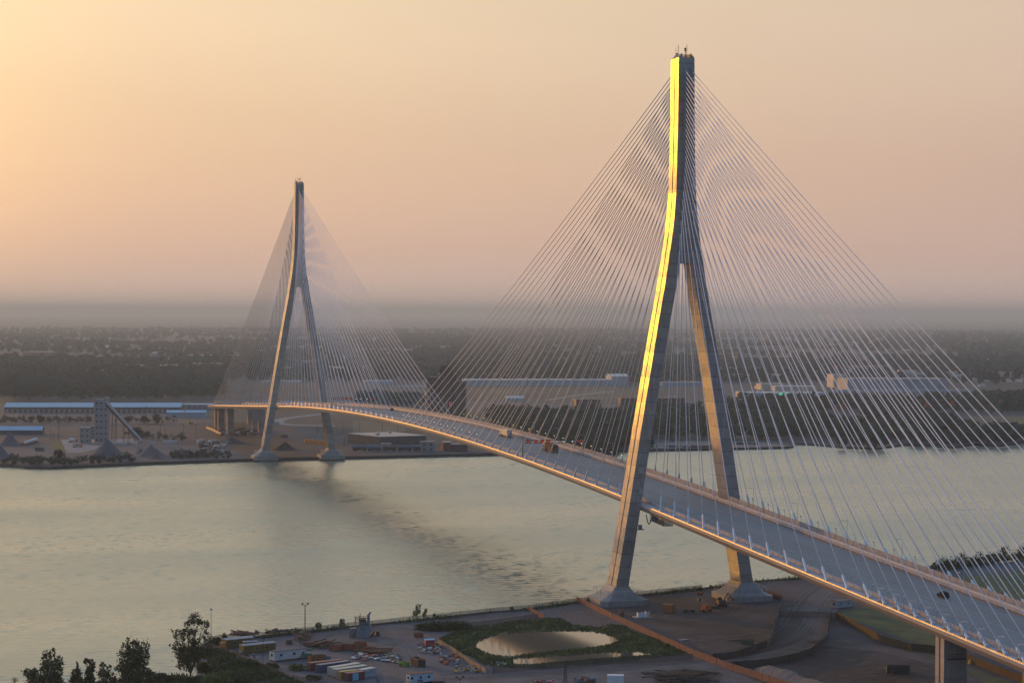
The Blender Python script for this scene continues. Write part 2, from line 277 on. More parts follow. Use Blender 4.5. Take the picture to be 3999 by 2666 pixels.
# wheel ruts and scraped patches on the yards
b = MB()
def rut(q, pts, n=3, sp=1.6):
    P_ = np.array(P2(q, pts)); T = np.linspace(0, len(P_)-1, 26); X = np.interp(T, range(len(P_)), P_[:, 0]); Y = np.interp(T, range(len(P_)), P_[:, 1])
    for k in range(5): X[1:-1] = (X[:-2]+X[2:])/2; Y[1:-1] = (Y[:-2]+Y[2:])/2
    dx, dy = np.gradient(X), np.gradient(Y); l_ = np.hypot(dx, dy)+1e-6; nx, ny = -dy/l_, dx/l_
    for j in range(n):
        of = rnd.uniform(-sp*n, sp*n); zz = GZ+.075+.004*len(b.f) % .03
        for w_ in (-.95, .95):
            for i in range(25):
                if rnd.random() < .12: continue
                o0, o1 = of+w_+.3*sin(i*.5+of), of+w_+.3*sin((i+1)*.5+of); h_ = .22
                b.add([(X[i]+nx[i]*(o0-h_), Y[i]+ny[i]*(o0-h_), zz), (X[i]+nx[i]*(o0+h_), Y[i]+ny[i]*(o0+h_), zz), (X[i+1]+nx[i+1]*(o1+h_), Y[i+1]+ny[i+1]*(o1+h_), zz), (X[i+1]+nx[i+1]*(o1-h_), Y[i+1]+ny[i+1]*(o1-h_), zz)], [(0, 1, 2, 3)])
rut('P', [(1600, 2655), (2000, 2625), (2500, 2600), (2900, 2560), (3150, 2470), (3120, 2380), (3230, 2290)], 4)
rut('P', [(1250, 2470), (1550, 2450), (1640, 2540), (1700, 2660)], 4); rut('J', [(130, 1150), (700, 1150), (1450, 1340), (1900, 1560)], 4); rut('I', [(500, 900), (1100, 880), (1700, 880), (1900, 960)], 3); rut('I', [(600, 1050), (1200, 980), (1750, 900)], 3); rut('J', [(350, 1560), (1000, 1350), (1450, 1420)], 3, 3); rut('I', [(1300, 800), (1700, 640), (2200, 560)], 3, 3); rut('P', [(1180, 2540), (1500, 2490), (1900, 2420), (2060, 2400)], 4)
struct(b, 'wheel_ruts', mat('pale dusty ruts', (.13, .125, .13), .95, sc=.6, var=.3))
b = MB()
for q, x, y in [('I', rnd.uniform(500, 1700), rnd.uniform(620, 1120)) for _ in range(26)]+[('J', rnd.uniform(100, 1400), rnd.uniform(1180, 1540)) for _ in range(26)]:
    c = at(q, x, y); n = 9; r_ = rnd.uniform(.8, 3.2); b.sheet([(c[0]+r_*rnd.uniform(.5, 1.1)*cos(2*pi*k/n)*.6, c[1]+r_*rnd.uniform(.5, 1.1)*sin(2*pi*k/n)*1.3) for k in range(n)], GZ+.05+rnd.random()*.02)
struct(b, 'dust_patch', mat('pale dust', (.10, .096, .10), .95, sc=.5, var=.4))
# far shore surfaces
pale = mat('pale concrete yard', (.21, .215, .23), .9, sc=.05, var=.15); dirt = mat('brown dirt', (.045, .052, .062), .95, sc=.03, var=.3); fieldm = mat('dry field', (.045, .052, .042), .95, sc=.02, var=.4, stretch=(1, .15, 1), c2=(.085, .088, .066)); greyd = mat('grey gravel ground', (.07, .08, .097), .95, sc=.03, var=.25)
sheet('gravel_yard', 'A', [(-300, 1300), (0, 1290), (480, 1255), (760, 1215), (1300, 1215), (1700, 1270), (2050, 1290), (2300, 1370), (2300, 1395), (1400, 1410), (700, 1420), (150, 1405), (-300, 1395)], .08, greyd)
sheet('dirt_lot', 'A', [(-300, 1180), (500, 1130), (800, 1080), (1600, 1065), (1900, 1090), (1990, 1200), (1650, 1255), (1300, 1205), (760, 1205), (480, 1245), (-300, 1270)], .05, dirt)
sheet('rail_yard', 'A', [(-300, 975), (1500, 975), (1900, 1000), (1940, 1060), (900, 1085), (-300, 1075)], .05, mat('rail yard ballast', (.066, .073, .085), .95, sc=.02, var=.25, stretch=(1, .2, 1)))
sheet('concrete_apron', 'L', [(930, 615), (1400, 610), (2030, 600), (2120, 680), (1560, 675), (1240, 690), (1540, 700), (1450, 770), (1200, 815), (1020, 812)], .14, pale)
sheet('green_verge', 'L', [(780, 660), (930, 650), (1020, 805), (830, 810)], .12, GRASS)
sheet('dry_field', 'C', [(900, 500), (1200, 490), (2352, 490), (2600, 520), (2600, 640), (1900, 640), (980, 600)], .05, fieldm)
sheet('pale_road', 'C', [(1700, 615), (1900, 580), (2150, 545), (2352, 530), (2352, 540), (2150, 560), (1900, 595), (1760, 620)], .12, pale)
sheet('dry_field', 'C', [(-50, 790), (420, 850), (440, 900), (-50, 945)], .05, mat('straw field', (.10, .095, .07), .95, sc=.02))
sheet('loop_road', 'B', [(850, 905), (950, 880), (1200, 850), (1450, 825), (1800, 815), (1800, 830), (1450, 845), (1200, 872), (1020, 900), (960, 930), (985, 950), (1100, 960), (1600, 975), (1600, 985), (1000, 975), (880, 955)], .1, mat('loop tarmac', (.20, .21, .22), .9))
sheet('grey_lot', 'C', [(980, 620), (2352, 650), (2500, 760), (2000, 800), (1300, 760), (980, 700)], .07, greyd)
sheet('dirt_lot', 'B', [(840, 1000), (1250, 1000), (1500, 1090), (1900, 1100), (1900, 1330), (1000, 1365), (200, 1390), (-50, 1330), (100, 1040), (500, 960)], .06, mat('churned dirt', (.048, .052, .06), .95, sc=.08, var=.35))
sheet('car_park', 'D', [(330, 1135), (700, 1110), (1330, 1120), (1560, 1145), (1630, 1160), (900, 1176), (330, 1186)], .1, mat('car park tarmac', (.14, .13, .135), .9))
sheet('park_lawn', 'E', [(1850, 880), (2352, 880), (2700, 900), (2700, 1040), (2352, 1060), (2150, 1000), (1900, 985), (1780, 960)], .1, mat('park lawn', (.085, .085, .045), .95, sc=.03))
# quay wall along the far bank (dark sheet piles with a coping)
b = MB()
for i in range(1, 9):
    p, q = np.array(fs[i]), np.array(fs[i+1]); d = (q-p)/np.linalg.norm(q-p); n_ = int(np.linalg.norm(q-p)/3)+1; nrm = np.array([d[1], -d[0]])
    if nrm[0] > 0: nrm = -nrm
    b.hexa([(*(p+nrm*.6), 4.6), (*(q+nrm*.6), 4.6), (*(q-nrm*.4), 4.6), (*(p-nrm*.4), 4.6), (*(p+nrm*.6), GZ+.5), (*(q+nrm*.6), GZ+.5), (*(q-nrm*.4), GZ+.5), (*(p-nrm*.4), GZ+.5)])
solo(b, 'quay_wall', mat('dark quay steel', (.035, .04, .045), .8, sc=.3), 'long dark sheet pile quay wall along the far bank', 'quay wall')
# shore wall of the near bank
b = MB()
for i in range(2, 16):
    p, q = np.array(ns_[i]), np.array(ns_[i+1]); b.beam((*p, GZ+.1), (*q, GZ+.1), .45, 4)
solo(b, 'shore_kerb', mat('dark kerb stones', (.05, .05, .05), .95), 'low dark stone edging along the near river bank', 'shore edging')

# ------------------------------------------------------------------ bridge towers with their stay cables
LV = [(220, 3.3, 6.6, 8.5), (196, 3.5, 7, 8.7), (182.6, 3.72, 6, 8.75), (167.3, 4.15, 6, 8.8), (159.6, 4.7, 6, 8.9), (151.9, 5.5, 6, 9.0), (144.3, 6.6, 6, 9.1), (139.8, 7.3, 4.9, 9.1), (136.6, 7.8, 4.87, 9.15), (128.9, 9.04, 4.87, 9.2), (117.5, 11.15, 4.8, 9.4),
      (96.3, 14.8, 4.7, 10.1), (75.2, 18.4, 4.7, 10.4), (54, 21.8, 4.7, 10.9), (30, 25.8, 4.9, 11.2), (13.2, 28.7, 5.1, 11.4)]
ANCH = [150+v/3.135 for v in (350, 412, 475, 537, 598, 662, 726, 788, 850, 910, 972, 1035, 1097, 1165, 1228, 1290, 1352, 1420, 1490)] + [653.6, 680, 709, 740, 778, 818, 868, 930]
ANZ = [220-(y-226.6)*.1 for y in ANCH]
MX = [24+15.05*k for k in range(27)]; SX = [25+15.25*k for k in range(13)] + [25+15.25*12+10.25*(k+1) for k in range(14)]
SUNCOL = None
def tower(X, label, back):
    T = thing('bridge_tower', label, 'bridge tower', (X, 0, GZ), 'bridge towers')
    def half(o, d, g=.55): return [(-d/2, o), (-g, o), (-g, o-.7), (g, o-.7), (g, o), (d/2, o)]
    mast = MB(); secs = []
    for z, o, w_, d in LV[:8]:
        h_ = half(o, d); secs.append([(X+x, y, z) for x, y in h_] + [(X+x, -y, z) for x, y in h_[::-1]])
    mast.loft(secs[::-1]); mo = mast.build('mast', CON, T)
    for s in (1, -1):
        lg = MB(); secs = []
        for z, o, w_, d in LV[7:]:
            h_ = half(o, d); sec = [(X+x, s*y, z) for x, y in h_] + [(X+d/2, s*(o-w_), z), (X-d/2, s*(o-w_), z)]
            secs.append(sec if s > 0 else sec[::-1])
        lg.loft(secs, cap0=False); leg = lg.build('leg', CON, T)
        # footing: octagonal block, concave skirt
        ft = MB(); cy = s*26.15
        def octo(hx, hy, z, c): return [(X-hx+c, cy-hy, z), (X+hx-c, cy-hy, z), (X+hx, cy-hy+c, z), (X+hx, cy+hy-c, z), (X+hx-c, cy+hy, z), (X-hx+c, cy+hy, z), (X-hx, cy+hy-c, z), (X-hx, cy-hy+c, z)]
        ft.loft([octo(10.8, 9.7, GZ-1, 2.5), octo(10.8, 9.7, 9.3, 2.5)]); ft.loft([octo(10.2, 9.1, 9.3, 2.5), octo(8.5, 6.9, 10.4, 1.8), octo(7.2, 4.6, 12, .8), octo(6.2, 3.2, 13.7, .3), octo(6.1, 3.1, 14.1, .2)], cap0=False)
        fo = ft.build('footing', FOOT, T)
        rl = MB()
        for zz, hx, hy in ((11.2, 8.6, 6.9),):
            cs = [(X-hx, cy-hy), (X+hx, cy-hy), (X+hx, cy+hy), (X-hx, cy+hy)]
            for i in range(4):
                p, q = np.array(cs[i]), np.array(cs[(i+1) % 4])
                for k in range(4): r_ = p+(q-p)*k/4; rl.beam((*r_, zz-1.2), (*r_, zz+1.6), .09, 4)
                for hh in (.8, 1.6): rl.beam((*p, zz+hh), (*q, zz+hh), .07, 4)
        rl.build('railing', RAIL, fo)
        # work platform and service boxes on the shaded faces
        if back < 0:
            pf = MB(); o = 28-(28-25.8)*(30-17.5)/12.5; yy = s*(21.6-2.2); x0 = X-10.9/2
            if s > 0:
                for zz in (58, 50, 36): pf = MB(); pf.box((x0-.4, yy-.5, zz), (.8, 3.2, .35)); pf.box((x0-.45, yy-.5, zz+.3), (.5, 1.5, 1.7)); pf.build('service_platform', STEEL, T)
            else:
                pf.box((X, -(25.2-4.7)+.9, 31), (5, 1.2, .5)); [pf.beam((X-2+k, -19.6, 31), (X-2+k, -19.6, 33.4+(k == 1)*3), .1, 4) for k in range(5)]; pf.build('service_platform', DARK, T)
    cr = MB()
    for s in (1, -1):   # two sloping crown wedges
        d = 8.5; cr.hexa([(X-d/2, s*3.3, 220), (X+d/2, s*3.3, 220), (X+d/2, s*1.7, 220), (X-d/2, s*1.7, 220), (X-d/2, s*1.9, 221.7), (X+d/2, s*1.9, 221.7), (X+d/2, s*1.7, 221.7), (X-d/2, s*1.7, 221.7)])
    cr.build('crown', FOOT, T)
    for x in (-4, 4):
        rl = MB()
        for hh in (.4, .8, 1.2): rl.beam((X+x, -1.6, 220+hh), (X+x, 1.6, 220+hh), .07, 4)
        for y in np.linspace(-1.6, 1.6, 5): rl.beam((X+x, y, 220), (X+x, y, 221.2), .07, 4)
        rl.build('crown_railing', mat('orange railing', (.45, .16, .08), .6), T)
    for x, y, hh in ((2, 2.2, 4.5), (-1, 2.4, 5), (3, .6, 6), (-2, -1, 5.5), (2, -2.2, 5.5)):
        a = MB(); a.beam((X+x, y, 220), (X+x, y, 220+hh), .06, 4); a.build('antenna', DARK, T)
    for x, y, hh in ((1.5, 1.9, 2.2), (-3, .1, 3.8)):
        a = MB(); a.beam((X+x, y, 220), (X+x, y, 220+hh), .16, 6)
        for k in (0, .7): a.lathe((X+x, y, 220+hh-1+k), [(.3, 0), (.62, .2), (.3, .5)], 8)
        a.build('beacon_lamp', DARK, T)
    # stay cables: 27 on each side of each plane
    n = 0; rest = MB(); restS = MB(); restS2 = MB()
    order = [(sd_, pl, k) for pl in (1, -1) for sd_ in (1, -1) for k in range(26, -1, -1)]
    for sd_, pl, k in order:
        idx = 26-k; z = ANZ[idx]; x = (MX if sd_*back < 0 else SX)[k]*sd_ + X; yt = pl*(1.15+.9*(k < 8)*(8-k)/8)
        Y0 = 17.4 if pl > 0 else -19.2
        p0 = np.array((X+sd_*3.5, yt, z)); p1 = np.array((x, Y0, dz(x)+.2)); L_ = np.linalg.norm(p1-p0); pts = []
        sag = .0012*abs(x-X)
        for u in np.linspace(0, 1, 7): p = p0+(p1-p0)*u; p[2] -= 4*sag*u*(1-u)*abs(x-X)/60; pts.append(p)
        leaf = pl < 0 and k < 4 and True
        c = rest if leaf and len([1]) and (k < 4) else MB()
        ra = .15 if k < 14 else .165; ua = np.cross(p0-p1, (0, 1, 0)); ua /= np.linalg.norm(ua); ub = np.cross(p0-p1, ua); ub /= np.linalg.norm(ub)
        c.loft([[tuple(p+ra*(ua*cos(2*pi*q/5)+ub*sin(2*pi*q/5))) for q in range(5)] for p in pts])
        dn = (p0-p1)/L_; e = p1+dn*(5.0 if sd_*back > 0 else 3.8)
        sl_ = restS if c is rest else MB()
        sl_.beam(p1, e, .42, 8); sl_.beam(e, e+dn*.8, .42, 8, r2=.18); sl_.box((p1[0], p1[1], p1[2]-.3), (1.3, .9, .8)); s2_ = restS2 if c is rest else MB(); s2_.beam(p0, p0-dn*5, .24, 6)
        if c is not rest:
            co_ = c.build('stay_cable', CABLE, T, smooth=True); sl_.build('anchor_sleeve', SLEEVE, co_); s2_.build('upper_sleeve', SLEEVE2, co_)
    rc = tag(rest.build('stay_cable', CABLE, T), kind='stuff'); tag(restS.build('anchor_sleeve', SLEEVE, rc), kind='stuff'); tag(restS2.build('upper_sleeve', SLEEVE2, rc), kind='stuff')
    return T
tower(0, 'near tall inverted Y concrete bridge tower with golden sunlit outer face', -1)
tower(853, 'far concrete bridge tower standing on the opposite bank', 1)

# ------------------------------------------------------------------ deck
def cyl(x): return -(x-1200)**2/(2*520) if x > 1200 else 0.
XS = list(np.arange(-470, 1201, 9.5)) + list(np.arange(1206, 1420, 12))
def sweep(sec, xs=None, b=None, mi=0, caps=True):
    xs = xs or XS; b = b or MB()
    secs = [[(x, y+cyl(x), dz(x)+z) for y, z in sec] for x in xs]
    b.loft(secs, mi, caps, caps); return b
DK = thing('bridge_deck', 'long arched road deck of the bridge crossing the river', 'bridge deck', (-470, 0, dz(-470)))
sweep([(17.9, -.02), (-18.2, -.02), (-18.2, -.6), (-17, -2.9), (17, -2.9), (18.5, -1.2), (18.6, -.35)]).build('edge_girder', GIRD, DK)
sweep([(14.1, .0), (-14.1, .0), (-14.1, .04), (14.1, .04)]).build('road_surface', ROAD, DK)
sweep([(-14.7, .0), (-18.1, .0), (-18.1, .09), (-14.7, .09)]).build('path_surface', mat('path surface', (.16, .15, .16), .9), DK)
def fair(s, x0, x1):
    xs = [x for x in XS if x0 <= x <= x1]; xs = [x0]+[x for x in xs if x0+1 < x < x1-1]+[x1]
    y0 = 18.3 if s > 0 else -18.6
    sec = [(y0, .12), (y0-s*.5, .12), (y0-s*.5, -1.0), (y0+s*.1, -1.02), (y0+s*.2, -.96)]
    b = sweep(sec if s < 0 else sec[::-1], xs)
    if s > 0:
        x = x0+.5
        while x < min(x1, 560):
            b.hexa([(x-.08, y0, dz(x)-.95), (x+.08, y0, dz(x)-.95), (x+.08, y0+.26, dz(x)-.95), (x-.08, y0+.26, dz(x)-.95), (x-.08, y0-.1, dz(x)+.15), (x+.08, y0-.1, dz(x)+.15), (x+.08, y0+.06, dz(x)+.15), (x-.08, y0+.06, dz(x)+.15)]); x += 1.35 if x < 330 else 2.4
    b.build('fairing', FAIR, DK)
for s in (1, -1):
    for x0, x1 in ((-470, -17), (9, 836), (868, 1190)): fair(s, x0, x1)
b = sweep([(14.2, 0), (14.2, .85), (14.45, .85), (14.65, 0)][::-1]); b.build('road_barrier', PANEL, DK)
sweep([(14.75, .0), (17.7, .0), (17.7, .03), (14.75, .03)][::-1]).build('ledge', PANEL, DK)
b = MB()
for z_ in (.75, 1.25): sweep([(14.72, z_), (14.72, z_+.09), (14.82, z_+.09), (14.82, z_)][::-1], b=b)
for x in np.arange(-465, 900, 4.9): b.box((x, 14.75, dz(x)+.0), (.12, .12, 1.3))
b.build('barrier_rail', RAIL, DK)
sweep([(-14.2, 0), (-14.2, .38), (-14.55, .38), (-14.55, 0)]).build('kerb', KERB, DK)
b = MB()
for z_ in (.62, 1.0, 1.38, 1.76): sweep([(-14.25, z_), (-14.25, z_+.14), (-14.4, z_+.14), (-14.4, z_)], b=b)
for x in np.arange(-465, 1190, 3.8): b.box((x, -14.33, dz(x)+.3), (.12, .12, 1.6))
b.build('path_railing', RAIL, DK)
sweep([(-18.25, 0), (-18.25, .8), (-18.45, .8), (-18.45, 0)]).build('outer_kerb', RAIL, DK)
b = sweep([(-18.32, .8), (-18.32, 2.6), (-18.42, 2.6), (-18.42, .8)])
for x in np.arange(-465, 1190, 5): b.box((x, -18.37, dz(x)+.8), (.16, .3, 1.85))
b.build('fence_panel', PANEL, DK)
b = MB()
for y in (10.5, 7, 3.5, -3.5, -7, -10.5):
    for x in np.arange(-465, 1190, 9): b.add([(x, y-.07, dz(x)+.07), (x+3, y-.07, dz(x+3)+.07), (x+3, y+.07, dz(x+3)+.07), (x, y+.07, dz(x)+.07)], [(0, 1, 2, 3)])
for y in (13.6, -13.6, .25, -.25):
    sweep([(y-.06, .062), (y+.06, .062), (y+.06, .068), (y-.06, .068)], b=b)
b.build('lane_marking', mat('worn lane paint', (.34, .36, .36), .8, sc=2, var=.3), DK)
# under deck hanging traveller near the tower
t = thing('inspection_traveller', 'dark steel inspection gantry hanging under the deck beside the near tower', 'inspection gantry', (-16, 15, 40))
b = MB()
for x in np.arange(-28, -13.9, 1.6):
    for y in (13.5, 17.2): b.beam((x, y, dz(x)-5.2), (x, y, dz(x)-3.2), .12, 4); b.beam((x, y, dz(x)-5.2), (x+1.6, y, dz(x)-3.2), .1, 4)
    b.beam((x, 13.5, dz(x)-5.2), (x, 17.2, dz(x)-5.2), .1, 4)
for y in (13.5, 17.2):
    for h_ in (-5.2, -4.2, -3.2): b.beam((-28, y, dz(-28)+h_), (-12, y, dz(-12)+h_), .13, 4)
b.build('truss', DARK, t); b = MB(); b.box((-13.6, 15.6, dz(-14)-5.4), (2.6, 2.4, 2.6)); b.build('cabin', STEEL, t)
b = MB(); [b.beam((-12+6*u, 16.4, dz(-12)-3.8-3.2*4*u*(1-u)), (-12+6*(u+.1), 16.4, dz(-12)-3.8-3.2*4*(u+.1)*(1-u-.1)), .22, 6) for u in np.arange(0, 1, .1)]; b.build('hose', DARK, t)
# piers
def pier(x, w_, label, y0=17, y1=-17, cols=(13.2, -14), rz=0, bridge=True):
    zt = dz(x)-3.0; t = thing('bridge_pier', label, 'bridge pier', (x, 0, GZ)); cy_ = cyl(x)
    for y in cols:
        b = MB(); hw = w_/2
        sec = [(x-2.6, y-hw), (x-.5, y-hw), (x-.5, y-hw+.5), (x+.5, y-hw+.5), (x+.5, y-hw), (x+2.6, y-hw), (x+2.6, y+hw), (x+.5, y+hw), (x+.5, y+hw-.5), (x-.5, y+hw-.5), (x-.5, y+hw), (x-2.6, y+hw)]
        b.prism([(p[0], p[1]+cy_) for p in sec], GZ-1, zt-.05); b.build('column', PIERM, t)
    return t
pier(-252, 7, 'near grooved concrete pier under the approach at lower right')
t = bpy.data.objects[-1] if False else None
b = MB()
for y in np.arange(15.6, 10.5, -1.2): b.box((-255.3, y, 24.5), (.5, .9, .35)); b.beam((-255.5, y, 24.5), (-255.5, y, 26), .06, 4)
b.beam((-255.6, 16.4, 26), (-255.6, 10.4, 26), .07, 4)
solo(b, 'work_platform', DARK, 'small dark work platform fixed round the lower right pier', 'work platform')
for x, w_, lb, cc_ in ((1180, 6, 'far concrete pier nearest the far tower, third from the left end', (5, -24)), (1250, 6, 'far concrete pier, second from the left end of the far deck', (6, -27)), (1295, 6, 'far concrete pier at the left end of the far deck', (9,)), (1366, 5, 'farthest approach pier seen in shade under the deck', (-16,))): pier(x, w_, lb, cols=cc_)

# ------------------------------------------------------------------ things on the deck
def lamp_post(x, y, s, h_=8.6):
    t = thing('lamp_post', 'slender pale lamp post leaning over the bridge deck', 'lamp post', (x, y, dz(x)), 'lamp posts along the bridge deck')
    b = MB(); b.beam((x, y, dz(x)), (x-.9, y-s*.1, dz(x)+h_), .11, 6, r2=.07); b.build('pole', RAIL, t)
    b = MB(); b.beam((x-.9, y-s*.1, dz(x)+h_), (x-.9, y-s*1.8, dz(x)+h_+.15), .06, 5); b.build('arm', RAIL, t)
    b = MB(); b.box((x-.9, y-s*2.1, dz(x)+h_+.05), (.35, .9, .14)); b.build('lamp_head', STEEL, t); return t
lp = None
for s, y, ofs in ((1, 15.2, -177), (-1, -18.9, -198)):
    x = ofs
    while x < 1100:
        if abs(x) > 14 and abs(x-853) > 14:
            lp = lamp_post(x, y, s)
        x += 42.4
for x in (-262, -304, -346): lamp_post(x, 15.2, 1)
for x in (-240.4, -282.8): lamp_post(x, -18.9, -1)
GLOW = [mat('floodlight glow warm', (.9, .8, .4), emit=(1, .78, .25, 1.5)), mat('floodlight glow white', (.9, .9, .8), emit=(.85, .95, .8, 1.1)), mat('floodlight glow green', (.8, .9, .5), emit=(.75, .95, .3, 1.2))]
fl_on = []; fl_off = None
def flood(x, pl, lit, sgn):
    Y0 = 17.4 if pl > 0 else -19.2; z = dz(x)+3.7; P_ = (x-sgn*3.6*0+1.0*sgn, Y0-pl*(-.9 if pl < 0 else .7), dz(x))
    t = thing('floodlight', ('glowing floodlight on a bracket beside a cable anchor at mid span' if lit is not None else 'unlit pale floodlight on a bracket beside a cable anchor'), 'floodlight', P_, ('lit cable floodlights' if lit is not None else 'unlit cable floodlights'))
    b = MB(); b.beam(P_, (P_[0], P_[1], z), .07, 5); b.beam((P_[0], P_[1], z), (P_[0], P_[1]-pl*.4, z+.1), .07, 5); b.build('bracket', STEEL, t)
    b = MB(); b.ball((P_[0], P_[1]-pl*.3, z+.35), .3 if lit is None else .2, 6); b.build('lamp_head', RAIL if lit is None else GLOW[lit], t)
for X_, bk in ((0, -1), (853, 1)):
    for sd_ in (1, -1):
        for k in range(27):
            x = X_+sd_*(MX if sd_*bk < 0 else SX)[k]
            for pl in (1, -1):
                lit = None
                if 120 < x < 425 and X_ == 0 and not (pl > 0 and x < 235) : lit = rnd.choice((0, 1, 1, 2))
                if (x > 853+100 and rnd.random() < .6): lit = None
                if x < 853-60 and X_ == 853 and x < 1000: lit = None
                if k % 1 == 0: flood(x, pl, lit, sd_)
# steel access frames beside the anchors on the near right
def frame(x):
    t = thing('access_frame', 'pale steel ladder frame standing beside a cable anchor', 'access frame', (x, 17.6, dz(x)), 'access frames along the near deck edge')
    z = dz(x); b = MB()
    for dx in (-.9, .9):
        for dy in (-.5, .5): b.beam((x+dx, 17.2+dy, z), (x+dx-.2, 17.2+dy, z+4.2), .08, 4)
    for h_ in (.1, 2.0, 4.2): b.beam((x-.9, 16.7, z+h_), (x+.9, 16.7, z+h_), .07, 4); b.beam((x-.9, 17.7, z+h_), (x+.9, 17.7, z+h_), .07, 4)
    b.beam((x-.9, 17.7, z+2), (x+.9, 17.7, z+4.2), .06, 4); b.build('frame', RAIL, t)
    b = MB(); b.add([(x-.7, 17.75, z+.6), (x+.6, 17.75, z+.6), (x+.4, 17.75, z+1.9), (x-.8, 17.75, z+1.9)], [(0, 1, 2, 3)]); b.build('panel', PANEL, t)
    b = MB(); b.box((x-.3, 17.0, z), (2.6, 1.0, .5)); b.build('base', DARK, t)
for k in range(13, 27): frame(-SX[k]+2.6)

# ---- vehicles. built with +x forward at the origin, then moved
def finish(t, x, y, z, rz): t.location = (x, y, z); t.rotation_euler = (0, 0, rz); return t
def slope(x): return -math.atan((dz(x+1)-dz(x-1))/2)
def truck(label, Pt, rz, cabm, boxm, endm, trailer=13.5, cabl=5.5, hood=True):
    t = thing('articulated_truck', label, 'truck', (0, 0, 0))
    b = MB(); b.box((0, 0, 1.15), (trailer, 2.55, 2.85)); b.build('trailer_body', boxm, t)
    b = MB(); b.box((-trailer/2-.05, 0, 1.2), (.12, 2.5, 2.75)); b.box((-trailer/2-.12, 0, 1.2), (.06, .06, 2.7)); b.box((-trailer/2-.1, 0, .6), (.15, 2.4, .25)); b.build('rear_door', endm, t)
    b = MB(); b.box((-.5, 0, .85), (trailer-1, 1.0, .28)); b.box((trailer/2+1.6, 0, .6), (6.4, .9, .35)); b.build('chassis', DARK, t)
    c = MB(); fx = trailer/2+2.4
    c.loft([[(fx-1.3, -1.2, .7), (fx+1.1, -1.2, .7), (fx+1.1, 1.2, .7), (fx-1.3, 1.2, .7)], [(fx-1.3, -1.2, 2.4), (fx+1.1, -1.2, 2.4), (fx+1.1, 1.2, 2.4), (fx-1.3, 1.2, 2.4)], [(fx-1.3, -1.1, 3.7), (fx+.4, -1.05, 3.4), (fx+.4, 1.05, 3.4), (fx-1.3, 1.1, 3.7)]])
    if hood: c.loft([[(fx+1.1, -1.05, .7), (fx+2.7, -.85, .7), (fx+2.7, .85, .7), (fx+1.1, 1.05, .7)], [(fx+1.1, -1.0, 2.0), (fx+2.6, -.75, 1.75), (fx+2.6, .75, 1.75), (fx+1.1, 1.0, 2.0)]])
    cab = c.build('cab', cabm, t)
    c = MB(); c.add([(fx+1.12, -1.0, 2.3), (fx+1.12, 1.0, 2.3), (fx+.5, .95, 3.3), (fx+.5, -.95, 3.3)], [(0, 1, 2, 3)]); c.box((fx+.2, 1.2, 2.2), (1, .06, .7)); c.box((fx+.2, -1.2, 2.2), (1, .06, .7)); c.build('window', DARKW, cab)
    for s in (1, -1):
        c = MB(); c.ball((fx+2.65, s*.7, 1.1), .16, 5); c.build('headlight', mats['floodlight glow warm'], t)
        c = MB(); c.beam((fx-1.4, s*1.1, 1.2), (fx-1.4, s*1.1, 3.9), .09, 6); c.build('exhaust_stack', STEEL, t)
    for wx in (-trailer/2+1.2, -trailer/2+2.5, trailer/2-.6, trailer/2+.7, fx+1.9):
        for s in (1, -1):
            c = MB(); c.beam((wx, s*.75, .5), (wx, s*1.22, .5), .5, 12); c.build('wheel', RUBBER, t)
    b = MB(); b.box((.5, 1.2, .75), (1.6, .06, .12)); b.box((-2.5, 1.2, .75), (.8, .06, .1)); b.build('marker_strip', mat('orange marker', (.8, .2, .05), emit=(1, .2, .05, 1)), t)
    return finish(t, Pt[0], Pt[1], dz(Pt[0])+.06, rz)
ptk = onD('V', 1050, 665, 0); tr = truck('dark semi truck with brown trailer side and black rear doors under the lane signal gantry', (ptk[0]+6, ptk[1], 0), 0, mat('dark red cab paint', (.12, .05, .06), .3), mat('brown trailer side', (.055, .045, .035), .9), mat('black doors', (.03, .035, .04), .4))
ptk = onD('V', 350, 430, 0); tr2 = truck('white semi truck with cream box trailer beyond the lane signal gantry', (ptk[0]+6, ptk[1], 0), 0, mat('white cab', (.62, .62, .63), .35), CREAM, mat('lilac grey doors', (.30, .27, .33), .6), trailer=12)
for o, pt in ((tr, 0), (tr2, 0)): o.rotation_euler[1] = slope(o.location[0])
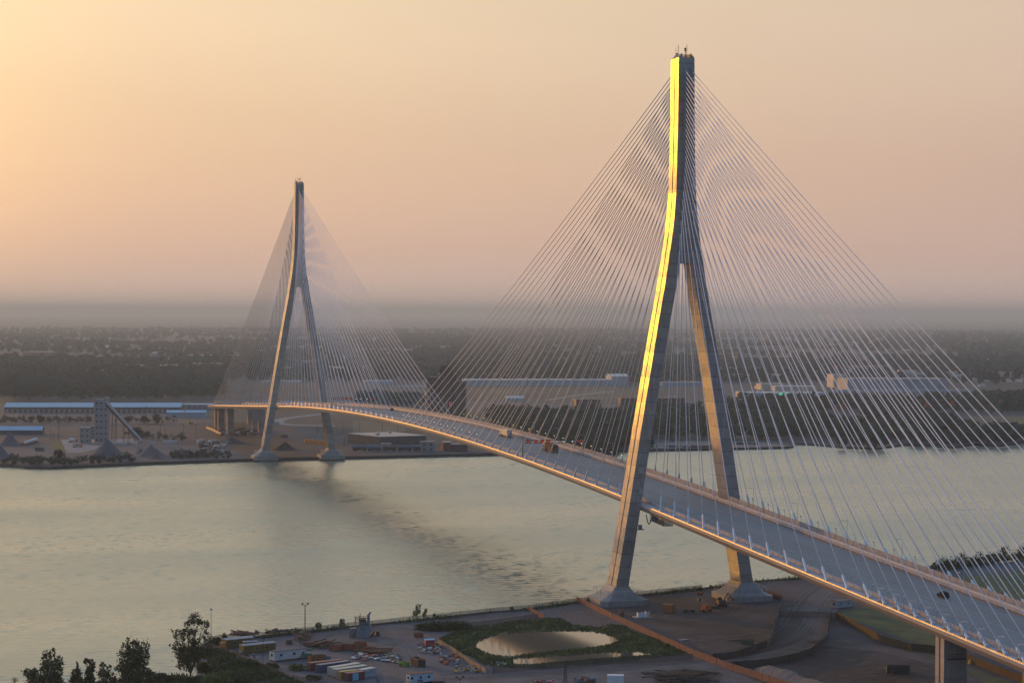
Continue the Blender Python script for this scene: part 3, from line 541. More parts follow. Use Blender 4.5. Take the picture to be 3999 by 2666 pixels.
def car(label, x, y, z, rz, paint, L_=4.7, suv=True, cat='car', group=None, pitch=0, lights=None):
    t = thing('parked_car' if group else 'car', label, cat, (0, 0, 0), group); h_ = .55 if not suv else .75
    b = MB(); hx = L_/2
    b.loft([[(-hx, -.88, .35), (hx, -.82, .35), (hx, .82, .35), (-hx, .88, .35)], [(-hx, -.93, .75), (hx, -.88, .7), (hx, .88, .7), (-hx, .93, .75)], [(-hx+.05, -.88, 1.05), (hx-.15, -.8, .92), (hx-.15, .8, .92), (-hx+.05, .88, 1.05)]]); b.build('body', paint, t)
    b = MB(); b.loft([[(-hx+.1, -.84, 1.04), (hx-1.2, -.8, 1.0), (hx-1.2, .8, 1.0), (-hx+.1, .84, 1.04)], [(-hx+.3, -.7, 1.04+h_), (hx-2.0, -.68, 1.04+h_), (hx-2.0, .68, 1.04+h_), (-hx+.3, .7, 1.04+h_)]]); b.build('window', DARKW, t)
    b = MB(); b.box((-.75, 0, 1.045+h_), (L_-2.6, 1.3, .05)); b.build('roof', paint, t)
    for wx in (-hx+.85, hx-.85):
        for s in (1, -1): c = MB(); c.beam((wx, s*.68, .36), (wx, s*.92, .36), .36, 10); c.build('wheel', RUBBER, t)
    for s in (1, -1):
        c = MB(); c.box((hx-.02, s*.62, .68), (.08, .3, .16)); c.build('headlight', lights or RAIL, t)
        c = MB(); c.box((-hx+.0, s*.7, .8), (.08, .25, .2)); c.build('tail_light', mat('tail light red', (.3, .02, .02), .3), t)
    finish(t, x, y, z, rz); t.rotation_euler[1] = pitch; return t
black = mat('black car paint', (.015, .016, .02), .7, var=.05, spec=.02)
p_ = onD('N', 640, 690, 0); car('black car on the empty bridge road at lower right', p_[0], p_[1], dz(p_[0])+.07, 0, black, 5.0, pitch=slope(p_[0]))
p_ = onD('C', 305, 715, 0); car('small dark van far along the bridge beyond mid span', p_[0], p_[1], dz(p_[0])+.07, 0, black, 5.2, cat='van', pitch=slope(p_[0]))
for x, y, c_, lb in ((690, 710, black, 'dark car beside the far lane signal gantry'), (475, 640, mat('red car paint', (.4, .03, .05), .3), 'red car on the far side span of the deck'), (382, 642, mat('silver car paint', (.5, .5, .52), .3), 'silver car behind the red car on the far side span')):
    p_ = onD('B', x, y, 0); car(lb, p_[0], max(-12, min(12, p_[1])), dz(p_[0])+.07, 0, c_, 4.6, pitch=slope(p_[0]))
# ---- lane signal gantries
REDX = mat('signal red', (.5, .03, .02), emit=(1, .08, .04, .45)); SIGW = mat('signal white', (.8, .9, .9), emit=(.8, 1, 1, .8)); SBOX = mat('signal housing', (.05, .03, .03), .6); SBOX2 = mat('dark red signal face', (.20, .03, .025), .6, emit=(1, .08, .03, .03))
def gantry(x, label, H_=7.4):
    t = thing('signal_gantry', label, 'signal gantry', (x, 0, dz(x))); z = dz(x)
    for y in (14.9, -14.9):
        b = MB(); b.box((x, y, z), (.6, .6, H_+.1)); b.build('post', mat('gantry post', (.30, .26, .22), .6), t)
    b = MB(); y = 15.
    while y > -15: b.beam((x, y, z+H_-1.5), (x, y-1.5, z+H_), .06, 4); b.beam((x, y-1.5, z+H_), (x, y-3, z+H_-1.5), .06, 4); y -= 3
    for hh in (H_-1.5, H_):
        for dx in (-.45, .45): b.box((x+dx, 0, z+hh), (.16, 30, .16))
    b.build('truss', DARK, t)
    for i, y in enumerate((12.3, 9.0, 5.4, 2.6, -1.6, -5.0, -9.4, -13.0)):
        b = MB(); b.box((x-.75, y, z+H_-1.5), (.35, 1.75, 1.5)); sg = b.build('signal_box', SBOX2 if i in (0, 1, 2, 3, 7) else SBOX, t)
        g = MB(); xx = x-.96
        if i in (0, 1, 2, 3, 7):
            for s in (1, -1): g.add([(xx, y-.5*s-.1, z+H_-1.3), (xx, y-.5*s+.1, z+H_-1.3), (xx, y+.5*s+.1, z+H_-.25), (xx, y+.5*s-.1, z+H_-.25)], [(0, 1, 2, 3)])
            g.build('red_cross', REDX, sg)
        elif i == 6: g.add([(xx, y-.5, z+H_-1.0), (xx, y+.5, z+H_-1.0), (xx, y, z+H_-.4)], [(0, 1, 2)]); g.build('arrow', SIGW, sg)
        else: g.add([(xx, y-.6, z+H_-.9), (xx, y+.6, z+H_-.9), (xx, y+.6, z+H_-.65), (xx, y-.6, z+H_-.65)], [(0, 1, 2, 3)]); g.build('message_line', SIGW, sg)
pg = onD('V', 548, 705, 0); gantry(pg[0], 'lane signal gantry with red crosses spanning the deck before the trucks')
gantry(640, 'distant lane signal gantry with red crosses near the far tower')
# ---- flags at mid span
FR = mat('flag red', (.55, .03, .04), .8, var=.05); FW = mat('flag white', (.7, .7, .7), .8, var=.03); FB = mat('flag blue', (.04, .06, .25), .8)
for i, (zx, kind_, lb) in enumerate(((830, 'stripes', 'leftmost tall flagpole at mid span flying a striped red and white flag'), (875, None, 'bare flagpole between the striped flag and the red flag at mid span'), (915, 'leaf', 'flagpole at mid span flying a red and white maple leaf flag'), (962, None, 'rightmost bare flagpole at mid span beside the red flag'))):
    p_ = onD('Z', zx, 1540, 2.4); x = p_[0]; y = -18.9; z = dz(x); t = thing('flagpole', lb, 'flagpole', (x, y, z)); hh = 10
    b = MB(); b.beam((x, y, z), (x, y, z+hh), .1, 6, r2=.06); b.build('pole', RAIL, t)
    if kind_ == 'leaf':
        b = MB(); b.box((x-.1, y-.9, z+hh-2.4), (.05, 1.1, 2.2)); b.box((x-.1, y-3.6, z+hh-2.4), (.05, 1.1, 2.2)); b.add([(x-.16, y-2.25+s_*.35*k_, z+hh-2.0+v) for s_, k_, v in ((0, 0, 0), (1, 1, .5), (1, 2, .8), (1, .8, 1.1), (0, 0, 1.8), (-1, .8, 1.1), (-1, 2, .8), (-1, 1, .5))], [tuple(range(8))]); f = b.build('flag', FR, t)
        b = MB(); b.box((x-.1, y-2.25, z+hh-2.4), (.05, 1.6, 2.2)); b.build('white_field', FW, f)
    elif kind_:
        b = MB(); [b.box((x-.1, y-.05-1.4*1, z+hh-.2-.26*(k+1)), (.05, 2.8, .15)) for k in range(7)]; f = b.build('flag', FR, t)
        b = MB(); [b.box((x-.1, y-1.45, z+hh-.07-.26*(k+1)), (.05, 2.8, .11)) for k in range(6)]; b.build('white_stripe', FW, f)
        b = MB(); b.box((x-.14, y-.6, z+hh-1.15), (.05, 1.1, .98)); b.build('canton', FB, f)
# ---- people on the path
def person(x, y, label, shirt, rz=0):
    z = dz(x)+.1; b = MB()
    v = [(0, 0, .95), (0, 0, 1.2), (0, 0, 1.45), (0, 0, 1.55), (.02, 0, 1.68), (0, .11, .9), (.12, .12, .5), (.06, .12, .06), (.2, .12, .03), (0, -.11, .9), (-.08, -.12, .5), (-.2, -.12, .08), (-.06, -.12, .03), (0, .2, 1.42), (-.06, .26, 1.12), (.1, .26, .88), (0, -.2, 1.42), (.1, -.26, 1.12), (.2, -.25, .9)]
    e = [(0, 1), (1, 2), (2, 3), (3, 4), (0, 5), (5, 6), (6, 7), (7, 8), (0, 9), (9, 10), (10, 11), (11, 12), (2, 13), (13, 14), (14, 15), (2, 16), (16, 17), (17, 18)]
    rr = [.15, .15, .16, .06, .11, .1, .07, .05, .04, .1, .07, .05, .04, .07, .045, .035, .07, .045, .035]
    me = bpy.data.meshes.new('person'); me.from_pydata(v, e, []); me.materials.append(shirt); o = bpy.data.objects.new('person', me); col.objects.link(o)
    md = o.modifiers.new('s', 'SKIN'); 
    if not me.skin_vertices: me.attributes.new('skin', 'FLOAT', 'POINT') if False else None
    bm_ = __import__('bmesh').new(); bm_.from_mesh(me); lay = bm_.verts.layers.skin.verify(); bm_.verts.ensure_lookup_table()
    for i, r_ in enumerate(rr): bm_.verts[i][lay].radius = (r_, r_)
    bm_.verts[0][lay].use_root = True; bm_.to_mesh(me); bm_.free(); o.modifiers.new('u', 'SUBSURF').levels = 1
    o.location = (x, y, z); o.rotation_euler = (0, 0, rz); return tag(o, label, 'person')
p_ = onD('P', 2816, 1936, .9); person(p_[0], -16.6, 'person in a blue top walking along the bridge side path', mat('blue clothing', (.05, .07, .45), .8))
p_ = onD('Z', 300, 1530, .9); person(p_[0], -16.4, 'person in dark clothes walking the path near mid span', mat('dark clothing', (.03, .03, .04), .8))

# ------------------------------------------------------------------ fences
def sub(l, step):
    o = []
    for p, q in zip(l[:-1], l[1:]):
        p = np.array(p); q = np.array(q); n = max(1, int(round(np.linalg.norm(q-p)/step))); o += [p+(q-p)*k/n for k in range(n)]
    return o+[np.array(l[-1])]
CHAIN = mat('chain link mesh', (.10, .095, .09), .7, alpha=.35, var=.1); SCREEN = mat('screen fabric painted sunlit orange', (.20, .105, .085), .9, sc=1.5, var=.15); DSCR = mat('dark screen fabric', (.07, .06, .06), .9, alpha=.75); OLIVE = mat('olive screen fabric', (.085, .068, .045), .9, sc=1)  # SCREEN carries the sun's orange in its fabric colour
def fence(pts, label, m, h_=2.1, step=2.6, post=DARK, z=GZ, pr=.05, jit=.08, cat='fence'):
    P_ = sub(pts, step); t = thing('fence', label, cat, (P_[0][0], P_[0][1], z)); b = MB()
    for p, q in zip(P_[:-1], P_[1:]):
        d = (q-p)/max(.01, np.linalg.norm(q-p)); n_ = np.array((-d[1], d[0]))*.03; a_ = p+d*.06; e_ = q-d*.06; hj = h_+rnd.uniform(-jit, jit); bw = n_*rnd.uniform(-3, 3)
        b.hexa([(*(a_+n_), z+.05), (*(e_+n_), z+.05), (*(e_-n_), z+.05), (*(a_-n_), z+.05), (*(a_+n_+bw), z+hj), (*(e_+n_+bw), z+hj), (*(e_-n_+bw), z+hj), (*(a_-n_+bw), z+hj)])
    b.build('fence_panel', m, t)
    pb_ = MB(); pb_.box((0, 0, 0), (pr*2, pr*2, h_+.12)); po = None; n = 0; rest = MB()
    for p in P_:
        if n >= 99: rest.box((p[0], p[1], z), (pr*2, pr*2, h_+.12)); n += 1; continue
        if po is None: po = pb_.build('post', post, t, loc=(0, 0, 0)); o = po
        else: o = po.copy(); col.objects.link(o); o.parent = t
        o.location = (p[0]-P_[0][0], p[1]-P_[0][1], 0); n += 1
    if rest.v: tag(rest.build('post', post, t), kind='stuff')
    return t
fence(P2('P', [(2252, 2350), (2400, 2420), (2546, 2487), (2692, 2554), (2835, 2610), (2950, 2646), (3120, 2706)]), 'long fence painted sunlit orange running past the pond below the deck', SCREEN, 2.3, 2.45)
fence(P2('I', [(1700, 470), (1780, 485), (1925, 525)]), 'short fence painted sunlit orange behind the right tower footing', SCREEN, 2.4, 2.6)
fence(P2('I', [(1930, 545), (1880, 690), (1820, 900), (1790, 1000), (1750, 1055)]), 'narrow pale fence seen end on beside the curved dirt track', mat('pale screen fabric', (.26, .22, .19), .9), 2.2)
fence(P2('I', [(1750, 1055), (1560, 1130), (1380, 1185), (1250, 1205), (1120, 1210)]), 'dark mesh fence curving along the upper side of the haul track', DSCR, 2.4, 2.4)
fence(P2('P', [(2845, 2612), (2960, 2605), (3050, 2590), (3112, 2577), (3170, 2557), (3232, 2505)]), 'dark screened fence curving round the lower side of the haul track', DSCR, 2.5, 2.6)
fence(P2('P', [(3232, 2505), (3238, 2450), (3247, 2410)]), 'short dark fence seen end on at the bend of the track', DSCR, 2.4)
fence(P2('J', [(430, 905), (900, 1155), (1200, 1240), (1480, 1260), (1750, 1340), (2100, 1480), (2349, 1570), (2500, 1640)]), 'olive brown screened fence bordering the grass below the approach deck', OLIVE, 2.5, 2.6)
fence(P2('I', [(1890, 710), (2352, 718), (2600, 730)]), 'low chain link fence across the dirt behind the right footing', CHAIN, 2.2, 3)
fence(P2('H', [(255, 572), (400, 660), (550, 765), (700, 855)]), 'tan board fence between the scrap heaps and the grass bank', mat('tan boards', (.27, .22, .17), .9, sc=2), 1.7, 1.6)
fence(P2('H', [(760, 852), (1300, 815), (1881, 765), (2352, 745), (2600, 735)]), 'see through chain link fence along the lower edge of the pond', CHAIN, 2.3, 4)
fence(P2('H', [(490, 440), (800, 405), (1180, 350)]), 'thin chain link fence above the far side of the pond', CHAIN, 2, 3.4)
fence(P2('H', [(1090, 272), (1160, 318), (1235, 352)]), 'short fence painted sunlit orange beside the rubble above the pond', SCREEN, 1.8, 2.2)
fence(P2('F', [(1935, 615), (2100, 672), (2352, 775)])+P2('G', [(800, 905), (1240, 1010)]), 'low chain link fence climbing along the shrubby bank at lower left', CHAIN, 1.5, 3)
fence([tuple(np.array(p)+np.array((-2., .6))) for p in ns_[5:17]], 'thin chain link fence following the near river bank', CHAIN, 2.1, 4)

# ------------------------------------------------------------------ yard things near the camera
def ori(q, p1, p2, z):
    a = at(q, *p1, z); b_ = at(q, *p2, z); return a, math.atan2(b_[1]-a[1], b_[0]-a[0]), np.linalg.norm(b_-a)
def paint(n, c, **k): return mat(n, c, **{**dict(rough=.6, sc=.8, var=.15), **k})
def container(label, q, p1, p2, m, roof=None, L_=None, W_=2.44, H_=2.6, side=-1, open_=False, end=None):
    """p1, p2: ends of the long TOP edge nearest the camera"""
    a, rz, l = ori(q, p1, p2, GZ+H_); L_ = L_ or l; d = np.array((cos(rz), sin(rz))); n = np.array((-d[1], d[0]))
    if np.dot(n, a[:2]-CAM[:2]) < 0: n = -n
    sg = 1 if np.dot(n, (-d[1], d[0])) > 0 else -1
    c = a[:2]+d*L_/2+n*W_/2; t = thing('skip' if open_ else 'shipping_container', label, 'skip' if open_ else 'shipping container', (c[0], c[1], GZ), None if open_ else 'shipping containers in the yard'); t.rotation_euler = (0, 0, rz); t['_o'] = [0, 0, 0]
    b = MB(); nr = int(L_/.3)
    if open_:
        for yy in (-1, 1): b.box((0, yy*(W_/2-.05), .15), (L_, .1, H_-.15)); [b.box((x, yy*(W_/2+.04), .2), (.12, .1, H_-.3)) for x in np.arange(-L_/2+.4, L_/2, .9)]
        for xx in (-1, 1): b.box((xx*(L_/2-.05), 0, .15), (.1, W_-.22, H_-.15))
        b.box((0, 0, .1), (L_-.24, W_-.24, .1)); b.build('body', m, t)
        c_ = MB(); [c_.box((0, yy*(W_/2-.05), H_+.003), (L_+.1, .2, .12)) for yy in (-1, 1)]; c_.build('rim', mat('worn rim', (.16, .12, .09), .8), t)
        r_ = MB()
        for k in range(26): r_.box((rnd.uniform(-L_/2+.5, L_/2-.5), rnd.uniform(-.8, .8), .2), (rnd.uniform(.4, 1.6), rnd.uniform(.3, .9), rnd.uniform(.4, H_*.75)), rnd.uniform(0, 3))
        r_.build('rubble_load', roof or TIMBER, t)
    else:
        sec = []
        for k in range(nr+1): sec.append((-L_/2+L_*k/nr, -W_/2+(.0 if k % 2 else .06)))
        top = [(L_/2-L_*k/nr, W_/2-(.0 if k % 2 else .06)) for k in range(nr+1)]
        b.prism(sec+top, .15, H_-.08); b.build('body', m, t)
        r_ = MB(); r_.box((0, 0, H_-.075), (L_-.02, W_-.02, .07)); r_.build('roof', roof or m, t)
        f_ = MB()
        for xx in (-1, 1):
            for yy in (-1, 1): f_.box((xx*(L_/2-.06), yy*(W_/2-.06), 0), (.17, .17, H_+.02))
        for yy in (-1, 1): f_.box((0, yy*(W_/2-.04), 0), (L_-.2, .12, .16))
        f_.build('corner_frame', m, t)
        xe = -L_/2-.04; dr = MB(); dr.box((xe, -.6, .2), (.06, 1.12, H_-.35)); dr.box((xe, .6, .2), (.06, 1.12, H_-.35)); dr_ = dr.build('door', end or m, t)
        lb = MB(); [lb.beam((xe-.06, y, .25), (xe-.06, y, H_-.25), .03, 4) for y in (-.9, -.3, .3, .9)]; lb.build('lock_bar', STEEL, dr_)
    return t
rb = paint('red brown steel', (.17, .055, .04)); nb = paint('navy steel', (.05, .07, .14)); wc = paint('off white steel', (.42, .41, .38)); wr = paint('cream roof', (.62, .58, .45))
container('long red brown container with rusty roof, leftmost of the yard row', 'K', (245, 350), (1190, 245), rb, paint('rust roof', (.26, .11, .07)), 12.2)
container('long navy blue container with dull mauve roof', 'K', (510, 405), (1350, 288), nb, paint('mauve roof', (.26, .23, .27)), 12.2)
container('long off white container directly right of the navy one', 'K', (870, 478), (1660, 350), wc, wr, 12.2)
cw = container('long cream roofed container with ribbed white side', 'K', (985, 530), (1875, 412), wc, wr, 12.2)
container('short yellow ochre container behind the small red one', 'K', (1130, 600), (1560, 555), paint('ochre steel', (.30, .22, .06)), paint('ochre roof', (.42, .34, .12)), 6.1)
cr_ = container('short dark red container with a pale blue door in its side', 'K', (1310, 642), (1775, 590), paint('maroon steel', (.14, .035, .035)), paint('red roof', (.33, .12, .09)), 6.1)
b = MB(); b.box((-.9+.6, -1.29, .25), (2.1, .1, 2.1)); cr_['_o'] = [0, 0, 0]; b.build('side_door', paint('light blue door', (.22, .52, .66)), cr_, loc=(0, 0, 0))
cs_ = container('short pale grey blue container with faded lettering on its side', 'K', (1745, 545), (2150, 470), paint('pale blue grey steel', (.36, .42, .48)), wr, 6.1)
b = MB()
for k, (x, w__) in enumerate(((-2.2, .2), (-1.8, .3), (-1.35, .2), (-1.0, .25), (-.3, .25), (.05, .2), (.45, .3), (.85, .2), (1.2, .25), (1.7, .25))): b.box((x, -1.25, 1.2), (w__*.35, .05, .55)); b.box((x+w__*.4, -1.25, 1.2+.25*(k % 3)), (w__*.6, .05, .1))
b.build('faded_lettering', paint('faded red lettering', (.36, .24, .26)), cs_, loc=(0, 0, 0))
container('black open top skip with rusty inside, beside the green bin', 'G', (1975, 748) if False else (1960, 728), (1850, 680), paint('black steel', (.035, .035, .04)), paint('rusty rubble', (.25, .11, .06)), 7, 2.5, 2.4, open_=True)
container('small lime green open waste bin beside the black skip', 'T', (190, 235), (560, 345), paint('lime green paint', (.13, .42, .03)), TIMBER, 3.6, 2.0, 1.4, open_=True)
container('dark blue green waste skip on the dark dirt at lower right', 'J', (950, 1392), (1160, 1395), paint('dark teal steel', (.03, .07, .08)), TIMBER, 7.2, 2.4, 2.3, open_=True)
container('dark green waste skip inside the curved fence', 'I', (1445, 975), (1565, 980), paint('dark green steel', (.03, .10, .06)), TIMBER, 4.4, 2.2, 1.5, open_=True)
container('small dark green bin beside the pipe stacks', 'G', (745, 552), (792, 552), paint('bottle green steel', (.03, .08, .06)), TIMBER, 2, 1.4, 1.2, open_=True)
for lb, q, p1, p2, c_, l_, h_ in (('large rusty orange open box behind the long containers', 'K', (262, 165), (660, 110), (.34, .14, .03), 6, 2.0), ('rust red open box at the left of the yard centre', 'G', (1142, 590), (1220, 600), (.26, .07, .04), 4, 1.9), ('rust red open box with pale lid in the yard centre', 'G', (1235, 582), (1355, 592), (.24, .07, .05), 5, 2.0),
    ('tall rust red panelled box at the right of the yard centre', 'G', (1370, 560), (1452, 570), (.30, .08, .05), 4, 2.6), ('small rust coloured box near the navy container', 'G', (780, 772), (828, 778), (.28, .12, .07), 1.8, 1.2), ('red box lying under the dark hedge above the pond', 'G', (1918, 478), (1975, 486), (.32, .07, .04), 2.8, 1.5), ('bright blue crate beside the orange box', 'K', (645, 190), (795, 190), (.03, .16, .42), 1.9, 1.2)):
    container(lb, q, p1, p2, paint(lb[:14]+' paint', c_), None, l_, 1.9, h_, open_=True)
def cabin(label, q, p1, p2, wall, roof, L_=None, W_=3.0, H_=2.7, base=.6, wins=((-.3, 1), (.1, 1), (.38, 1)), endwin=True, cat='site cabin', name='site_cabin', wheels=False, wm=None, awn=0):
    a, rz, l = ori(q, p1, p2, GZ+base+H_); L_ = L_ or l; d = np.array((cos(rz), sin(rz))); n = np.array((-d[1], d[0])); fl = 1
    if np.dot(n, a[:2]-CAM[:2]) < 0: n = -n; fl = -1
    c = a[:2]+d*L_/2+n*W_/2; t = thing(name, label, cat, (c[0], c[1], GZ)); t.rotation_euler = (0, 0, rz); t['_o'] = [0, 0, 0]; f = -fl
    b = MB(); b.box((0, 0, base), (L_, W_, H_)); wl = b.build('wall', wall, t)
    b = MB(); b.loft([[(-L_/2-.12, -W_/2-.12, base+H_), (L_/2+.12, -W_/2-.12, base+H_), (L_/2+.12, W_/2+.12, base+H_), (-L_/2-.12, W_/2+.12, base+H_)], [(-L_/2-.12, -W_/2-.12, base+H_+.12), (L_/2+.12, -W_/2-.12, base+H_+.12), (L_/2+.12, W_/2+.12, base+H_+.12), (-L_/2-.12, W_/2+.12, base+H_+.12)], [(-L_/2-.1, -.05, base+H_+.42), (L_/2+.1, -.05, base+H_+.42), (L_/2+.1, .05, base+H_+.42), (-L_/2-.1, .05, base+H_+.42)]]); b.build('roof', roof, t)
    for u, s_ in wins:
        b = MB(); b.box((u*L_, f*(W_/2+.03), base+H_*.42), (.95*s_, .08, .85)); fr = b.build('window', STEEL, t); g = MB(); g.box((u*L_, f*(W_/2+.06), base+H_*.42+.08), (.8*s_, .08, .69)); g.build('pane', DARKW, fr)
    if endwin: b = MB(); b.box((-L_/2-.03, 0, base+H_*.42), (.08, .9, .85)); b.build('window', DARKW, t)
    b = MB(); b.box((.22*L_, f*(W_/2+.03), base+.05), (.9, .08, 2.0)); b.build('door', wm or wall, t)
    b = MB(); b.box((0, 0, 0), (L_-.5, W_-.4, base)); b.build('skirt', RUST if not wheels else DARK, t)
    if wheels:
        for x in (L_/2-.8, L_/2-1.8):
            for s in (1, -1): b = MB(); b.beam((x, s*(W_/2-.35), .4), (x, s*(W_/2+.02), .4), .42, 10); b.build('wheel', RUBBER, t)
        b = MB(); b.beam((-L_/2, .5, base), (-L_/2-1.5, 0, base-.1), .08, 4); b.beam((-L_/2, -.5, base), (-L_/2-1.5, 0, base-.1), .08, 4); b.build('tow_bar', RAIL, t)
    return t, f, L_, W_
cabin('long white site trailer with dark roof and small windows', 'G', (640, 655), (935, 622), paint('white cladding', (.60, .60, .58)), paint('dark felt roof', (.10, .08, .09)), 12.5, 3.2, 2.8, .5)
t, f, l_, w_ = cabin('short pale blue white trailer with red brown roof and red stripe', 'T', (730, 870), (1690, 780), paint('pale blue cladding', (.42, .62, .72)), paint('red brown roof', (.26, .09, .06)), 8.0, 2.5, 2.5, .6, ((-.42, .9), (-.05, .9), (.3, .9)), True, 'site trailer', 'site_trailer', True)
b = MB(); b.box((-.02*l_-.4, f*(w_/2+.03), .85), (2.0, .06, .16)); b.box((-.02*l_-.4, f*(w_/2+.03), 1.2), (2.0, .06, .16)); b.box((-l_/2-.03, 0, .8), (.06, 1.9, .4)); b.build('red_band', paint('red band', (.5, .05, .07)), t, loc=(0, 0, 0))
b = MB(); b.box((-.02*l_-.4, f*(w_/2+.03), 1.02), (2.0, .06, .17)); b.build('blue_band', paint('blue band', (.08, .06, .28)), t, loc=(0, 0, 0))
yel = paint('ochre cladding', (.15, .11, .03)); cabin('long ochre shed with pale roof, at the left end of the yard', 'G', (205, 560) if False else (200, 548), (460, 522), yel, paint('grey roof', (.30, .30, .32)), 10.5, 4, 2.8, .1, ((-.2, 1),), False, 'shed', 'shed', wm=paint('light blue door', (.22, .52, .66)))
cabin('low ochre shed with grey metal roof beside the white trailer', 'G', (358, 600), (665, 570), yel, paint('grey roof', (.30, .30, .32)), 12, 3.5, 2.6, .1, ((-.1, 1), (.2, 1)), False, 'shed', 'shed')
cabin('small ochre lean to with mauve roof behind the low ochre shed', 'G', (360, 568), (480, 562), yel, paint('mauve roof', (.26, .23, .27)), 4.6, 2.6, 2.4, .1, (), False, 'shed', 'shed')
cabin('low white site hut by the grass, half behind the approach deck', 'J', (440, 738), (640, 715), paint('pale hut wall', (.36, .40, .42)), paint('brown hut roof', (.20, .11, .09)), 9, 3, 2.5, .2, ((-.25, .7), (.2, .7)), True, 'hut', 'hut')
t, f, l_, w_ = cabin('rusty orange equipment shed standing between the two tower footings', 'I', (552, 572), (668, 580), paint('rusty orange cladding', (.34, .13, .04)), paint('orange roof', (.42, .2, .07)), 3.9, 2.8, 2.6, .5, (), False, 'equipment shed', 'equipment_shed')
cabin('tiny red hut with a pale blue roof beside the tan fence', 'G', (2040, 555) if False else (2030, 548), (2110, 545), paint('red hut wall', (.40, .05, .05)), paint('pale blue roof', (.3, .5, .62)), 3, 2.2, 2.0, .2, (), False, 'hut', 'hut')
t = thing('stair_scaffold', 'orange timber stair frame at the end of the ochre shed', 'stair frame', at('G', 165, 630)); P0 = at('G', 165, 630); b = MB()
for dx in (-.9, .9):
    for dy in (-.9, .9): b.beam((P0[0]+dx, P0[1]+dy, GZ), (P0[0]+dx, P0[1]+dy, GZ+2.4), .09, 4)
for k in range(5): b.box((P0[0], P0[1], GZ+.4+.45*k), (2, 2, .08))
b.build('frame', paint('orange timber', (.42, .18, .05)), t)

# batching hopper
P0 = at('G', 1450, 520); t = thing('concrete_hopper', 'tall pale blue grey hopper with pipework platform and curved side', 'hopper', P0)
HB = paint('blue grey panels', (.20, .25, .29)); b = MB(); ax = cR[:2]/np.linalg.norm(cR[:2]); ay = cF[:2]/np.linalg.norm(cF[:2])
def lp_(u, v, z): return (P0[0]+ax[0]*u+ay[0]*v, P0[1]+ax[1]*u+ay[1]*v, GZ+z)
prof = [(-1.6, 0), (-1.8, 2.2), (-1.2, 3.2), (-1.2, 4.2), (-1.4, 5.2), (-.4, 5.6), (2.3, 5.2), (2.9, 3.8), (3.1, 2.6), (2.6, 1.2), (2.0, 0)]
b.loft([[lp_(u, -1.5, z) for u, z in prof], [lp_(u, 1.8, z) for u, z in prof]]); b.build('body', HB, t)
b = MB(); [b.beam(lp_(u, -1.62, 5.3), lp_(u+.2, -1.62, 4.2), .09, 4) for u in np.arange(-.9, 2.2, .5)]; b.beam(lp_(-.4, -1.6, 3.0), lp_(.8, -1.6, 2.95), .1, 4); b.build('rib', DARK, t)
b = MB()
for u in (-2.6, -1.2, .2, 1.7):
    for v in (-1.3, 1.3): b.beam(lp_(u, v, 4.6), lp_(u, v, 7.2), .07, 4)
for zz in (5.9, 6.5, 7.2): b.beam(lp_(-3.2 if zz > 7 else -2.6, -1.3, zz), lp_(2.6, -1.3, zz-.3), .07, 4); b.beam(lp_(-2.6, 1.3, zz), lp_(2.4, 1.3, zz), .07, 4)
b.beam(lp_(-.9, 0, 6), lp_(-.9, 0, 8.3), .12, 5); b.box(lp_(0, 0, 5.6), (3.4, 2.2, .9), YAW); b.build('platform', DARK, t)
b = MB(); b.box(lp_(2, 0, 5.4), (.9, .9, 2.6), YAW); b.loft([[lp_(1.7, -.4, 8), lp_(2.4, -.4, 7.9), lp_(2.4, .4, 7.9), lp_(1.7, .4, 8)], [lp_(2.4, -.5, 8.9), lp_(3.2, -.5, 8.9), lp_(3.2, .5, 8.9), lp_(2.4, .5, 8.9)]]); b.build('chute', HB, t)
b = MB(); b.hexa([lp_(-4.6, -1, 0), lp_(-2.2, -1, 0), lp_(-2.2, 1, 0), lp_(-4.6, 1, 0), lp_(-4.6, -1, 3.1), lp_(-2.2, -1, 3.4), lp_(-2.2, 1, 3.4), lp_(-4.6, 1, 3.1)]); b.build('lower_bin', paint('grey bin', (.20, .20, .22)), t)
b = MB()
for v in (-1.9, -1.3):
    b.beam(lp_(-3.6, v, 0), lp_(-1.4, v, 3.6), .08, 4)
for k in range(9): b.beam(lp_(-3.6+.24*k, -1.9, .4*k), lp_(-3.6+.24*k, -1.3, .4*k), .06, 4)
b.beam(lp_(-2.6, -1.9, 0), lp_(-2.6, -1.9, 2), .07, 4); b.build('stair', DARK, t)
P1 = at('G', 1525, 515); b = MB(); b.hexa([(P1[0], P1[1]-1, GZ), (P1[0]+1.4, P1[1]-1.4, GZ), (P1[0]+1.4, P1[1]+.4, GZ), (P1[0], P1[1]+.8, GZ), (P1[0]+.2, P1[1]-1.6, GZ+2.1), (P1[0]+.4, P1[1]-1.6, GZ+2.1), (P1[0]+.4, P1[1]-1.4, GZ+2.1), (P1[0]+.2, P1[1]-1.4, GZ+2.1)])
solo(b, 'steel_wedge', RUST, 'dark rusty wedge shaped plate leaning beside the hopper', 'steel plate')
P1 = at('G', 1585, 508); b = MB(); b.lathe(P1, [(.9, 0), (.95, .5), (.6, 1.4), (.75, 1.7)], 10); solo(b, 'drum', DARK, 'small dark drum with pale rim right of the hopper', 'drum')

